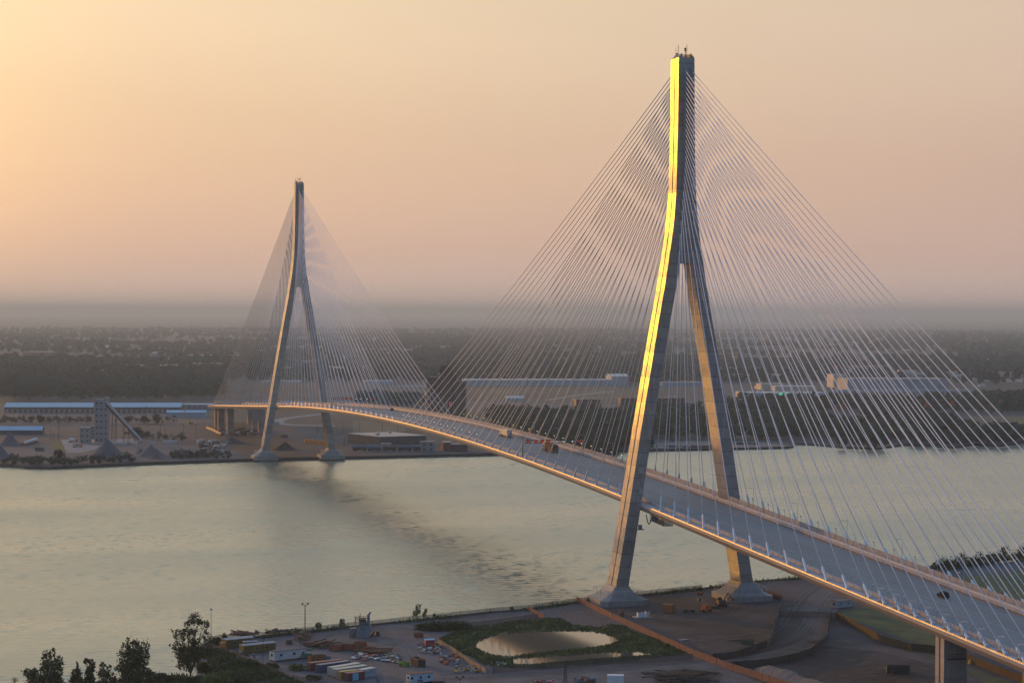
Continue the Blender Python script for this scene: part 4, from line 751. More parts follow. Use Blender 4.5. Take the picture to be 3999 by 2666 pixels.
# poles
def pole(label, q, base, top, r=.14, heads=0, m=STEEL, name='light_pole', cat='light pole', arms=()):
    P_ = at(q, *base); h_ = (px(q, *base)[1]-px(q, *top)[1])/ppm(P_); t = thing(name, label, cat, P_); b = MB(); b.beam(P_, P_+(0, 0, h_), r, 8, r2=r*.7); b.build('pole', m, t)
    for k in range(heads):
        s = (-1) ** k; b = MB(); b.beam(P_+(0, 0, h_-.3), P_+np.array((0, s*1.0, h_+.4)), .1, 4); b.box((P_[0], P_[1]+s*1.0, P_[2]+h_+.3), (.5, .7, .5)); b.build('lamp_head', m, t)
    for a_ in arms: b = MB(); b.beam(P_+(0, -1.1, h_-a_), P_+(0, 1.1, h_-a_), .08, 4); b.build('crossarm', m, t)
    return t, P_, h_
pole('dark double headed light pole on the river bank left of the hopper', 'G', (920, 478), (918, 225), .2, 2, mat('dark green pole', (.06, .08, .07), .6))
t, P_, h_ = pole('thin grey pole with a pale blue ball on top at the far left bank', 'G', (57, 550), (50, 262), .12, 0, STEEL); b = MB(); b.ball(P_+(0, 0, h_), .4, 8); b.build('ball', paint('pale blue ball', (.3, .45, .6)), t)
pole('slim bare pole standing among the shrubs near the ochre sheds', 'G', (535, 782), (537, 500), .09, 0, BARK, 'utility_pole', 'pole')
pole('small double headed light pole at the bottom edge of the yard', 'H', (460, 1010), (460, 898), .13, 2, DARK)
pole('dark utility post by the green bank, left of the two at far right', 'J', (1735, 450), (1737, 208), .17, 0, BARK, 'utility_pole', 'pole'); pole('dark utility post at the right edge above the green bank', 'J', (2298, 365), (2302, 148), .17, 0, BARK, 'utility_pole', 'pole', (1.2,))
for k, (x, lb) in enumerate(((1580, 'short black stub post at the bottom edge left of the trailer'), (1598, 'second short black stub post at the bottom edge'))): P_ = at('G', x, 960); b = MB(); b.beam(P_, P_+(0, 0, 2.2), .16, 6); solo(b, 'bollard', DARK, lb, 'bollard')
# lattice mast at the bottom centre
P_ = at('H', 1428, 1010); h_ = 20.5; h_ = (px('H', 0, 1010)[1]-px('H', 0, 775)[1])/ppm(P_); b = MB()
for k in range(8):
    z0, z1 = h_*k/8, h_*(k+1)/8; w0, w1 = .55-.35*k/8, .55-.35*(k+1)/8
    for s1, s2 in ((-1, -1), (1, -1), (1, 1), (-1, 1)):
        b.beam(P_+(s1*w0, s2*w0, z0), P_+(s1*w1, s2*w1, z1), .07, 4); b.beam(P_+(s1*w0, s2*w0, z0), P_+(-s2*w1, s1*w1, z1), .05, 4)
solo(b, 'lattice_mast', DARK, 'dark lattice mast rising at the bottom edge below the pond', 'lattice mast', P_)

# machines
P0 = at('I', 1050, 650); t = thing('boom_lift', 'orange boom lift with cream boom parked near the right footing', 'boom lift', P0); ORG = paint('orange machine paint', (.62, .14, .03))
b = MB(); b.box(P0+(0, 0, 1.3), (2.4, 2.6, 1.3), .4); b.build('turret', ORG, t); b = MB(); b.box(P0+(0, 0, .6), (2.6, 3.4, .6), .4); b.build('chassis', ORG, t)
b = MB(); b.beam(P0+(0, -.4, 2.7), P0+(0, 2.7, 4.6), .42, 6); b.build('boom', paint('cream boom', (.62, .48, .28)), t)
for dx in (-1.2, 1.2):
    for dy in (-1.4, 1.4): b = MB(); b.beam(P0+(dx-.25, dy, .55), P0+(dx+.25, dy, .55), .55, 12); b.build('wheel', RUBBER, t)
b = MB(); b.box(P0+(0, 2.9, 4.2), (1.6, .8, 1.1)); b.build('basket', DARK, t)
P0 = at('I', 1225, 590); t = thing('excavator', 'dark excavator working beside the right tower footing', 'excavator', P0)
b = MB(); b.box(P0+(0, 0, 1), (2.8, 3, 1.6)); b.build('cab_body', paint('dark olive machine', (.05, .05, .035)), t); b = MB(); b.box(P0+(-.4, .8, 2.6), (1.4, 1.3, 1)); b.build('cab', DARKW, t)
for s in (1, -1): b = MB(); b.box(P0+(s*1.2, 0, 0), (.6, 4, 1)); b.build('track', RUBBER, t)
b = MB(); b.beam(P0+(0, -.8, 2.2), P0+(0, -2.8, 5.2), .28, 6); b.beam(P0+(0, -2.8, 5.2), P0+(0, -4.2, 3), .2, 6); b.box(P0+(0, -4.4, 2.2), (1, 1, .9)); b.build('boom', paint('brown boom', (.16, .08, .04)), t)
P0 = at('I', 975, 455); t = thing('small_crane', 'small rust red loading arm by the river fence between the footings', 'loading arm', P0); b = MB(); b.beam(P0, P0+(0, -3.6, 2.2), .2, 5); b.beam(P0, P0+(0, 1, 1.6), .2, 5); b.build('arm', RUST, t); b = MB(); b.box(P0-(0, 0, 0), (1.6, 2.6, .8)); b.build('base', RUST, t)
P0 = at('I', 80, 700); t = thing('forklift', 'small dark forklift parked behind the sunlit orange fence', 'forklift', P0); b = MB(); b.box(P0+(0, 0, .4), (1.5, 1.6, 1.1)); b.build('body', DARK, t); b = MB(); [b.beam(P0+(-.6, dy, 0), P0+(-.6, dy, 2.9), .08, 4) for dy in (-.5, .5)]; b.box(P0+(0, 0, 2.3), (1.4, 1.4, .1)); b.build('mast', RUST, t)
for s in (1, -1): b = MB(); b.beam(P0+(.2, s*.8-.1, .35), P0+(.2, s*.8+.1, .35), .35, 10); b.build('wheel', RUBBER, t)
P0 = at('G', 905, 715); t = thing('telehandler', 'green machine with a long boom parked beside the white trailer', 'telehandler', P0); GR = paint('machine green', (.03, .22, .13))
b = MB(); b.box(P0+(0, 0, .7), (2, 5.2, 1.1)); b.build('body', GR, t); b = MB(); b.beam(P0+(0, 2.4, 1.9), P0+(0, -3.2, 3.2), .3, 6); b.build('boom', GR, t)
for dy in (-1.7, 1.7):
    for s in (1, -1): b = MB(); b.beam(P0+(s*.8, dy, .6), P0+(s*1.2, dy, .6), .6, 12); b.build('wheel', RUBBER, t)
# pump station slab
P0 = at('I', 320, 715); t = thing('pump_station', 'group of three pale pump cabinets on a concrete slab behind the fence', 'pump station', P0)
b = MB(); b.box(P0, (4.5, 6.5, .3)); b.build('slab', paint('pale slab paint', (.38, .38, .38)), t)
for dx, dy, hh in ((.6, 1.0, 1.5), (-.8, -1.6, 1.9), (.9, -.8, 1.5)):
    b = MB(); b.box(P0+(dx, dy, .3), (1.5, 1.6, hh)); c = b.build('cabinet', WHITE, t); b = MB(); b.lathe(P0+(dx, dy, .3+hh), [(.6, 0), (.6, .3), (.5, .4)], 10); b.build('fan', DARK, c)
for k in range(7):
    P_ = at('I', 395+19*k, 722-3*(k % 3)); b = MB(); b.beam(P_, P_+(0, 0, 1.3), .1, 6); solo(b, 'bollard', paint('yellow bollard', (.34, .24, .04)), 'yellow bollard in the short row beside the pump station', 'bollard', P_, 'yellow bollards by the pump station')
for k, (x, lb) in enumerate(((815, 'black crate, leftmost of two left of the boom lift'), (890, 'black crate nearest the boom lift on its left'), (1150, 'long black crate right of the boom lift'))): P_ = at('I', x, 655 if k < 2 else 612); b = MB(); b.box(P_, (1.6, 1.9 if k < 2 else 3, 1.1), YAW); [b.box(P_+(0, -.6+.6*j, 1.1), (1.4, .1, .12), YAW) for j in range(3)]; solo(b, 'crate', DARK, lb, 'crate')
P_ = at('I', 690, 425); b = MB(); b.box(P_, (1.2, 1.3, 1.0), YAW); b.box(P_+(0, 0, 1.0), (1.3, 1.4, .1), YAW); solo(b, 'cabinet', paint('grey blue cabinet', (.2, .23, .27)), 'small grey cabinet against the river fence between the footings', 'cabinet')
b = MB(); P_ = at('I', 1170, 430); [b.box(P_+(0, -.5+.5*k, .4+.3*k), (.8, .6, .8)) for k in range(3)]; [b.beam(P_+(0, -.8, .2), P_+(0, .8, 2.4), .1, 4)]; solo(b, 'drill_rig', ORG, 'bright orange rig at the left corner of the right footing', 'rig')
for k, (x, y, lb) in enumerate(((800, 985, 'flat pale pallet stack beside the sunlit orange fence'), (1380, 985, 'blue tarpaulin roll lying beside the green skip'))):
    P_ = at('I', x, y); b = MB()
    if k: [b.beam(P_+(rnd.uniform(-.4, .4), 2.4-1.2*j, .35), P_+(0, 1.4-1.2*j, .3), .35, 6) for j in range(4)]
    else: [b.box(P_+(0, 0, .2*j), (2.4, 3.6-.3*j, .14), .3) for j in range(3)]
    solo(b, 'tarpaulin' if k else 'pallet_stack', paint('dull blue tarp', (.10, .15, .22)) if k else paint('pale pallets', (.25, .25, .27)), lb, 'tarpaulin' if k else 'pallets')
P_ = at('I', 1285, 975); b = MB(); b.lathe(P_, [(.35, 0), (.1, .9)], 8); b.box(P_, (.7, .7, .08)); solo(b, 'traffic_cone', ORG, 'orange traffic cone left of the blue tarpaulin', 'traffic cone')
P_ = at('J', 1805, 1368); b = MB(); b.lathe(P_, [(1.0, 0), (.8, .5), (.25, 1.6)], 7); solo(b, 'tarpaulin', paint('yellow tarp', (.55, .35, .05)), 'small yellow covered heap right of the grooved pier', 'covered heap')
# stacks of beams, heaps of scrap: countable pieces as parts
def heap(label, q, x0, y0, x1, y1, n, ms, dims, ang=None, cat='scrap heap', name='scrap_heap', lift=.5):
    c = at(q, (x0+x1)/2, (y0+y1)/2); t = thing(name, label, cat, c)
    for k in range(min(n, 95)):
        P_ = at(q, rnd.uniform(x0, x1), rnd.uniform(y0, y1)); d = [rnd.uniform(*dd)*(.75 if dims[0][0] < 1.2 else 1) for dd in dims]; i = rnd.randrange(len(ms)); a_ = (ang if ang is not None else rnd.uniform(0, pi))+rnd.uniform(-.15, .15)
        z = rnd.uniform(0, lift); c_, s_ = cos(a_), sin(a_); tl = rnd.uniform(-.12, .12)
        pts = []
        for zz in (0, d[2]):
            for x, y in ((-d[0]/2, -d[1]/2), (d[0]/2, -d[1]/2), (d[0]/2, d[1]/2), (-d[0]/2, d[1]/2)): pts.append((P_[0]+x*c_-y*s_, P_[1]+x*s_+y*c_, GZ+z+zz+x*tl+(abs(tl)*d[0]/2)))
        b = MB(); b.hexa(pts); b.build('beam' if d[0] > 3.2 else 'board', ms[i], t)
    return t
pw, pbl, pr_, pyl = paint('pale sheet', (.34, .38, .42)), paint('scrap blue', (.08, .16, .28)), paint('scrap red', (.35, .07, .05)), paint('scrap yellow', (.5, .32, .05))
heap('stack of long rusty steel beams in the middle of the yard', 'G', 960, 590, 1160, 620, 40, [RUST, TIMBER, DARK], [(3, 8), (.2, .5), (.2, .4)], None, 'beam stack', 'beam_stack', 1.2)
heap('tangled timber and steel pile by the small green bin', 'G', 840, 530, 960, 570, 40, [TIMBER, RUST, DARK], [(1.5, 5), (.15, .35), (.15, .3)], None, 'timber pile', 'timber_pile', 1.8)
heap('long stack of brown steel beams right of the rust red boxes', 'G', 1450, 640, 1640, 680, 45, [RUST, TIMBER, mats['rusty steel']], [(4, 10), (.25, .5), (.2, .4)], 1.15+YAW, 'beam stack', 'beam_stack', .9)
heap('litter of pale sheets and boards beyond the long containers', 'G', 1350, 680, 1600, 735, 70, [pw, pw, pbl, TIMBER, WHITE, pr_], [(.6, 2.4), (.5, 1.6), (.06, .5)], None)
heap('pile of white and blue scrap left of the green bin', 'G', 1600, 675, 1800, 755, 60, [pw, pbl, TIMBER, pyl, WHITE, DARK], [(.6, 2.2), (.5, 1.4), (.1, .7)], None)
heap('scrap of sheets and boxes along the tan fence, upper part', 'G', 1960, 590, 2170, 680, 70, [pw, pbl, TIMBER, pyl, WHITE, pr_, DARK], [(.6, 2.2), (.5, 1.5), (.1, .9)], None)
heap('scrap with bright red sheets along the tan fence, lower part', 'G', 2160, 690, 2330, 775, 55, [pw, TIMBER, pr_, pr_, DARK], [(.5, 1.8), (.5, 1.4), (.1, .9)], None)
heap('dark scrap beside the foot of the tan fence', 'H', 400, 790, 640, 850, 50, [TIMBER, pw, DARK, pyl, pbl], [(.5, 1.8), (.4, 1.2), (.1, .8)], None)
heap('small scrap pieces on the gravel left of the ochre sheds', 'G', 270, 670, 480, 730, 40, [DARK, RUST, pw], [(.5, 1.6), (.5, 1.2), (.2, 1.1)], None)
heap('red rusty truss frames lying on the bank behind the ochre shed', 'G', 290, 490, 440, 515, 26, [RUST], [(3, 8), (.15, .3), (.15, .4)], 1.2+YAW, 'steel frames', 'truss_pile', 1.2)
heap('mixed stores lined up along the bank below the dark light pole', 'G', 560, 465, 990, 500, 80, [DARK, RUST, TIMBER, pbl, pw, pyl], [(.6, 2.6), (.5, 1.2), (.3, 1.8)], None)
heap('dark pile of long timbers at the bottom right of the pond', 'I', 480, 1400, 1080, 1470, 90, [TIMBER, DARK, DARK], [(4, 11), (.25, .45), (.25, .4)], 1.2+YAW, 'timber pile', 'timber_pile', 1.8)
heap('pale sheets and red frames at the bottom edge below the pond', 'H', 1150, 925, 1320, 945, 24, [pr_, pw, TIMBER], [(.8, 3), (.4, .8), (.1, .6)], None)
heap('dark stores at the bottom edge right of the lattice mast', 'H', 1520, 915, 1700, 945, 30, [DARK, RUST, pbl], [(.6, 2), (.5, 1), (.4, 1.6)], None)
P_ = at('H', 1890, 945); b = MB(); b.box(P_, (5, 2.6, 2.6), YAW+1.5); b.box(P_+(0, 0, 2.6), (5.1, 2.7, .1), YAW+1.5); solo(b, 'white_trailer', WHITE, 'white box trailer cut by the bottom edge', 'box trailer')
# gravel ridge
P0, P1 = at('P', 2950, 2610), at('P', 3300, 2740); b = MB(); n = 46; secs = []
d = (P1-P0)[:2]; l_ = np.linalg.norm(d); d /= l_; nn_ = np.array((-d[1], d[0]))
for k in range(n+1):
    u = k/n; hh = 3.2*min(1, u*5+.05)*(1+.1*sin(u*20)); c = P0[:2]+d*l_*u; secs.append([(*(c+nn_*v*hh*1.9), GZ-.1+hh*(1-abs(v)**1.3)+rnd.uniform(-.15, .2)*(abs(v) < 1)) for v in (-1, -.75, -.5, -.25, 0, .25, .5, .75, 1)])
b.loft(secs); solo(b, 'gravel_ridge', mat('pale rubble', (.24, .24, .26), .95, sc=1.6, var=.4, bump=1., bdist=.6), 'long pale gravel ridge at the bottom beside the sunlit orange fence', 'gravel heap')

# ------------------------------------------------------------------ trees
def leafmesh(name, lobes, n, size, m, trunk_h=None, seed=0, flat=.7):
    """crown as many small tilted leaf clumps spread through the lobes' volume; lobes: (x,y,z,rx,ry,rz)"""
    r = np.random.RandomState(seed); tot = sum(l[3]*l[4]*l[5] for l in lobes); V = []
    for l in lobes:
        k = max(6, int(n*l[3]*l[4]*l[5]/tot)); u = r.normal(size=(k, 3)); u /= np.linalg.norm(u, axis=1)[:, None]; rad = r.uniform(.25, 1, (k, 1))**.45
        # clump the leaves so gaps open between sprays
        cl = r.normal(size=(max(4, k//14), 3)); cl /= np.linalg.norm(cl, axis=1)[:, None]; cl *= r.uniform(.45, 1.0, (len(cl), 1))
        pick = cl[r.randint(0, len(cl), k)]+r.normal(size=(k, 3))*.17; p = np.where(r.rand(k, 1) < .72, pick, u*rad)
        V.append(p*np.array(l[3:6])+np.array(l[:3]))
    c = np.concatenate(V); k = len(c); a = r.normal(size=(k, 3)); a[:, 2] *= flat; a /= np.linalg.norm(a, axis=1)[:, None]; b_ = np.cross(a, r.normal(size=(k, 3))); b_ /= np.linalg.norm(b_, axis=1)[:, None]
    s = size*r.uniform(.5, 1.3, (k, 1)); a = a*s; b_ = b_*s*.6
    vs = np.stack([c-a, c+b_*.9, c+a, c-b_], 1).reshape(-1, 3); return vs
def quads(name, vs, m):
    k = len(vs)//4; me = bpy.data.meshes.new(name); me.vertices.add(len(vs)); me.vertices.foreach_set('co', vs.astype(np.float32).ravel()); me.loops.add(4*k); me.loops.foreach_set('vertex_index', np.arange(4*k, dtype=np.int32)); me.polygons.add(k)
    me.polygons.foreach_set('loop_start', np.arange(0, 4*k, 4, dtype=np.int32)); me.polygons.foreach_set('loop_total', np.full(k, 4, dtype=np.int32)); me.materials.append(m); me.update(calc_edges=True); return me
def limbs(lobes, base=(0, 0), trunk_r=.28, seed=0):
    r = random.Random(seed); b = MB(); ztop = max(l[2] for l in lobes); zl = min(l[2]-l[5] for l in lobes)*.6
    zf = max(1.2, zl); b.beam((*base, -.3), (base[0]+.1, base[1], zf), trunk_r, 8, r2=trunk_r*.75)
    for l in lobes:
        mid = (base[0]*.5+l[0]*.5+r.uniform(-.3, .3), base[1]*.5+l[1]*.5, zf*.45+l[2]*.55); b.beam((base[0]+.1, base[1], zf-.1), mid, trunk_r*.55, 6, r2=trunk_r*.35); b.beam(mid, (l[0], l[1], l[2]+l[5]*.6), trunk_r*.35, 5, r2=.04)
        for k in range(5): u = r.uniform(0, 2*pi); b.beam(mid, (l[0]+l[3]*.8*cos(u), l[1]+l[4]*.8*sin(u), l[2]+r.uniform(-.4, .6)*l[5]), trunk_r*.18, 4, r2=.03)
    return b
def tree(label, P_, lobes, n, size, m, group=None, seed=0, tr=.28, name='tree', cat='tree'):
    t = thing(name, label, cat, P_, group); b = limbs(lobes, seed=seed, trunk_r=tr); b.build('trunk', BARK, t, loc=(0, 0, 0))
    o = bpy.data.objects.new('crown', quads('crown', leafmesh('c', lobes, n, size, m, seed=seed), m)); col.objects.link(o); o.parent = t; return t
# near trees: lobes given as offsets in the photo (F crop pixels): (dx, top y, width, height)
lx = -cR[:2]/np.linalg.norm(cR[:2])
def ptree(label, q, bx, by, lobes, n=5000, size=.5, m=0, seed=1, tr=.3, base_z=GZ):
    P_ = at(q, bx, by, base_z); k = Q[q][2]*ppm(P_); L_ = []
    for (x, y, w_, h_) in lobes:
        off = -lx*(x-bx)/k; L_.append((off[0], off[1], (by-y)/k, w_/2/k, w_/2/k, h_/2/k))
    return tree(label, P_, L_, n, size, LEAF[m], seed=seed, tr=tr)
ptree('tall open crowned poplar, rightmost of the big trees at lower left', 'F', 1750, 890, [(1790, 350, 150, 120), (1870, 400, 110, 110), (1720, 440, 110, 130), (1650, 500, 130, 130), (1780, 520, 130, 160), (1900, 520, 90, 110), (1650, 610, 150, 120), (1730, 680, 250, 180), (1820, 650, 130, 190), (1700, 770, 140, 130), (1660, 690, 90, 160)], 3744, .40, 0, 3, .35)
ptree('dense dark upright tree, second from the right at lower left', 'F', 1220, 1010, [(1190, 560, 80, 130), (1260, 610, 130, 150), (1330, 610, 90, 150), (1150, 640, 110, 150), (1220, 720, 240, 180), (1300, 700, 150, 200), (1130, 800, 130, 130), (1240, 850, 280, 200), (1190, 950, 300, 160), (1100, 790, 60, 60)], 5760, .40, 0, 4, .35)
ptree('small round shrubby tree right of the dense dark one', 'F', 1385, 1010, [(1385, 880, 100, 130), (1370, 960, 120, 130)], 1500, .4, 0, 5, .15)
ptree('broad leafy tree, leftmost of the big trees at lower left', 'F', 460, 1060, [(480, 670, 70, 100), (430, 720, 110, 150), (540, 740, 100, 120), (400, 800, 90, 130), (490, 840, 190, 200), (290, 860, 160, 110), (340, 930, 200, 160), (500, 960, 220, 180)], 4680, .40, 1, 6, .33)
ptree('small pointed tree left of the crooked dark one', 'F', 710, 1010, [(708, 790, 34, 90), (705, 850, 90, 90), (700, 930, 130, 140)], 1900, .36, 1, 7, .14)
ptree('crooked dark tree with a hooked top at lower left', 'F', 830, 1010, [(795, 740, 60, 60), (845, 770, 60, 110), (825, 850, 80, 130), (820, 940, 110, 160)], 2300, .38, 0, 8, .16)
ptree('thin sparse tree between the crooked and the dense dark tree', 'F', 950, 1020, [(940, 770, 60, 80), (1000, 800, 60, 70), (950, 860, 120, 110), (1020, 900, 90, 120), (930, 960, 130, 130)], 1500, .36, 1, 9, .16)
def bare(label, q, bx, by, h_, w_):
    P_ = at(q, bx, by); k = Q[q][2]*ppm(P_); H_ = h_/k; b = MB(); r = random.Random(int(bx))
    b.beam(P_, P_+(0, 0, H_*.4), .12, 5, r2=.08)
    for i in range(16):
        s_ = P_+(0, 0, H_*r.uniform(.1, .5)); e = s_+np.array((*(lx*r.uniform(-1, 1)*w_/k/2), H_*r.uniform(.2, .55))); b.beam(s_, e, .06, 4, r2=.015)
        for j in range(3): u = r.uniform(.3, .9); b.beam(s_+(e-s_)*u, s_+(e-s_)*u+np.array((*(lx*r.uniform(-.2, .2)*w_/k), H_*.15)), .025, 3, r2=.01)
    return solo(b, 'bare_shrub', mat('bare twigs', (.13, .11, .095), .9), label, 'bare shrub', P_)
bare('leafless pale shrub at the far lower left corner', 'F', 130, 945, 75, 110); bare('leafless spreading shrub left of the poplar trunk', 'F', 1650, 905, 70, 160)
for x, y, w_, h_, m_, lb in ((1640, 930, 260, 60, 0, 'low dark shrub below the tall poplar'), (1500, 935, 160, 90, 0, 'dark shrub left of the poplar on the bottom edge'), (1880, 860, 130, 110, 0, 'rounded dark bush at the edge of the small inlet'), (2000, 970, 300, 120, 2, 'bright green bush at the bottom edge right of the poplar'), (2200, 960, 260, 130, 1, 'broad green bush at the bottom edge beside the stony bank'), (1800, 960, 260, 80, 0, 'low dark bush on the bottom edge under the poplar'), (2000, 590, 120, 70, 0, 'green bush by the thin pole at the left end of the yard')):
    ptree(lb, 'F', x, y, [(x-w_*.25, y-h_*.5, w_*.6, h_*.9), (x+w_*.2, y-h_*.35, w_*.6, h_*.8), (x, y-h_*.7, w_*.5, h_*.6)], 1600, .35, m_, int(x), .08)
for i, (x, y, w_, h_, m_) in enumerate(((60, 700, 260, 110, 0), (200, 740, 220, 80, 1), (300, 790, 200, 80, 1), (430, 800, 140, 80, 0), (620, 800, 120, 50, 1), (300, 880, 260, 80, 0), (520, 890, 220, 60, 1), (850, 820, 160, 60, 2), (640, 880, 160, 50, 1), (180, 900, 240, 80, 2), (1000, 905, 140, 40, 1), (120, 830, 200, 90, 0))):
    P_ = at('G', x, y); k = 2.352*ppm(P_); tree('low green shrub on the stony slope below the yard fence', P_, [(0, 0, h_*.35/k, w_/2/k, w_/2/k, h_*.45/k), (.7, 1, h_*.5/k, w_/4/k, w_/4/k, h_*.45/k)], 900, .33, LEAF[m_], 'shrubs on the slope below the yard', 30+i, .06, 'shrub', 'shrub')
for q, bx, by, lobes, lb, n in (('G', 1940, 345, [(1960, 235, 50, 60), (1945, 285, 70, 70), (1935, 320, 60, 40)], 'tallest young tree on the river bank', 500), ('G', 2020, 335, [(2030, 275, 32, 44), (2015, 310, 36, 44)], 'smaller young tree right of the tallest one on the bank', 260), ('G', 1262, 430, [(1262, 380, 60, 70), (1262, 410, 70, 40)], 'round bush on the bank left of the hopper', 420), ('G', 1045, 440, [(1045, 410, 66, 60)], 'pale rounded bush on the bank right of the dark light pole', 320),
    ('G', 180, 540, [(180, 500, 44, 50), (180, 520, 60, 40)], 'small dark conifer behind the left ochre shed', 260), ('G', 2105, 335, [(2105, 315, 24, 40)], 'thin young shrub, third of the young trees on the bank', 90), ('H', 940, 285, [(940, 260, 36, 44)], 'small young tree on the bank above the pond', 160), ('H', 1055, 270, [(1055, 258, 34, 22)], 'low shrub on the bank by the short sunlit orange fence', 110), ('I', 1108, 392, [(1108, 368, 44, 48)], 'small dark bush on the bank between the footings', 240), ('I', 975, 405, [(978, 388, 44, 36)], 'low wispy bush left of the dark bush on the bank', 160), ('G', 480, 490, [(480, 468, 50, 40)], 'small grey shrub behind the rusty truss frames', 120),
    ('J', 2005, 330, [(2000, 290, 80, 70)], 'round tree on the green bank at the right edge', 420), ('J', 1445, 400, [(1445, 370, 70, 60)], 'dark bush at the left end of the green bank on the right', 360), ('J', 2150, 330, [(2160, 305, 80, 50)], 'low tree near the right edge on the green bank', 320)):
    ptree(lb, q, bx, by, lobes, n, .3, 0, int(bx), .07)
# right green bank: row of bushes
for i, (x, y) in enumerate([(1500+62*j, 415-8*j+rnd.uniform(-8, 8)) for j in range(15)]+[(3650, 0)][:0]):
    P_ = at('J', x, y); tree('bushy shrub in the dark row along the green bank on the right', P_, [(0, 0, 1.8, 3.4, 3.4, 2.2), (1.5, -2.5, 2.9, 2.4, 2.4, 2.2)], 420, .42, LEAF[i % 2], 'shrubs along the right green bank', 60+i, .08, 'shrub', 'shrub').scale = (rnd.uniform(.7, 1.3),)*2+(rnd.uniform(.6, 1.7),)
# scrub hedge above the pond
hb = MB(); P_ = at('H', 300, 455); k = 2.352*ppm(P_)
tree('long dark overgrown hedge mound above the pond', P_, [(-lx[0]*(x-300)/k, -lx[1]*(x-300)/k, 1.0+.4*(j % 2), 3.4, 4.2, 1.9) for j, x in enumerate((140, 190, 240, 290, 340, 390, 440, 470))], 4200, .38, LEAF[0], None, 91, .1, 'hedge', 'hedge')
# tall grass of the pond bank, and weeds along the bank: stuff
def inpoly(x, y, poly):
    c = False; j = len(poly)-1
    for i in range(len(poly)):
        if (poly[i][1] > y) != (poly[j][1] > y) and x < (poly[j][0]-poly[i][0])*(y-poly[i][1])/(poly[j][1]-poly[i][1])+poly[i][0]: c = not c
        j = i
    return c
def tufts(name, label, pts, hmin, hmax, m, wd=.25):
    vs = []
    for x, y in pts:
        h_ = rnd.uniform(hmin, hmax); a_ = rnd.uniform(0, pi); w_ = rnd.uniform(.5, 1.2)*wd; dx, dy = cos(a_)*w_, sin(a_)*w_; lx_, ly_ = rnd.uniform(-.3, .3)*h_, rnd.uniform(-.3, .3)*h_
        vs += [(x-dx, y-dy, GZ), (x+dx, y+dy, GZ), (x+dx*.5+lx_, y+dy*.5+ly_, GZ+h_), (x-dx*.5+lx_, y-dy*.5+ly_, GZ+h_*.9)]
    o = bpy.data.objects.new(name, quads(name, np.array(vs), m)); col.objects.link(o); return tag(o, label, 'grass' if 'grass' in name else 'weeds', kind='stuff')
gp = P2('P', gpoly); pa, pb_ = P2('H', pondA), P2('H', pondB); mnx, mxx = min(p[0] for p in gp), max(p[0] for p in gp); mny, mxy = min(p[1] for p in gp), max(p[1] for p in gp)
pts = []
while len(pts) < 16000:
    x, y = rnd.uniform(mnx, mxx), rnd.uniform(mny, mxy)
    if inpoly(x, y, gp) and not inpoly(x, y, pa) and not inpoly(x, y, pb_) and sin(x*.35+y*.2)*cos(y*.31)+rnd.uniform(-.8, .8) > -.5: pts.append((x, y))
tufts('tall_grass', 'tall rough green grass growing round the pond', pts, .2, .75, mat('grass blades', (.055, .095, .025), .9, sc=.15, var=.5, c2=(.15, .19, .05)), .3)
pts = []
for p, q in zip(ns_[1:24], ns_[2:25]):
    L_ = np.hypot(q[0]-p[0], q[1]-p[1]); pts += [(p[0]+(q[0]-p[0])*u-rnd.uniform(.5, 3.5), p[1]+(q[1]-p[1])*u+rnd.uniform(-1, 1)) for u in npr.rand(int(L_*9)) if sin(u*L_*.11+p[0])+rnd.uniform(-.6, .6) > -.2]
tufts('bank_weeds', 'straggling weeds along the near river bank', pts, .4, 1.7, mats['grass blades'], .25)
fp = P2('F', [(1840, 640), (1930, 600), (2352, 760), (2800, 960), (2600, 1100), (1500, 1100), (1450, 900), (1750, 900), (1830, 880), (2080, 930), (2200, 900), (2100, 830), (1900, 760)])
pts = []
while len(pts) < 9000:
    x, y = rnd.uniform(-180, -60), rnd.uniform(140, 245)
    if inpoly(x, y, fp) and sin(x*.4)*cos(y*.5)+rnd.uniform(-.7, .7) > -.2: pts.append((x, y))
tufts('slope_weeds', 'mixed weeds and grass over the stony slope at lower left', pts, .3, 1.2, mats['grass blades'], .28)

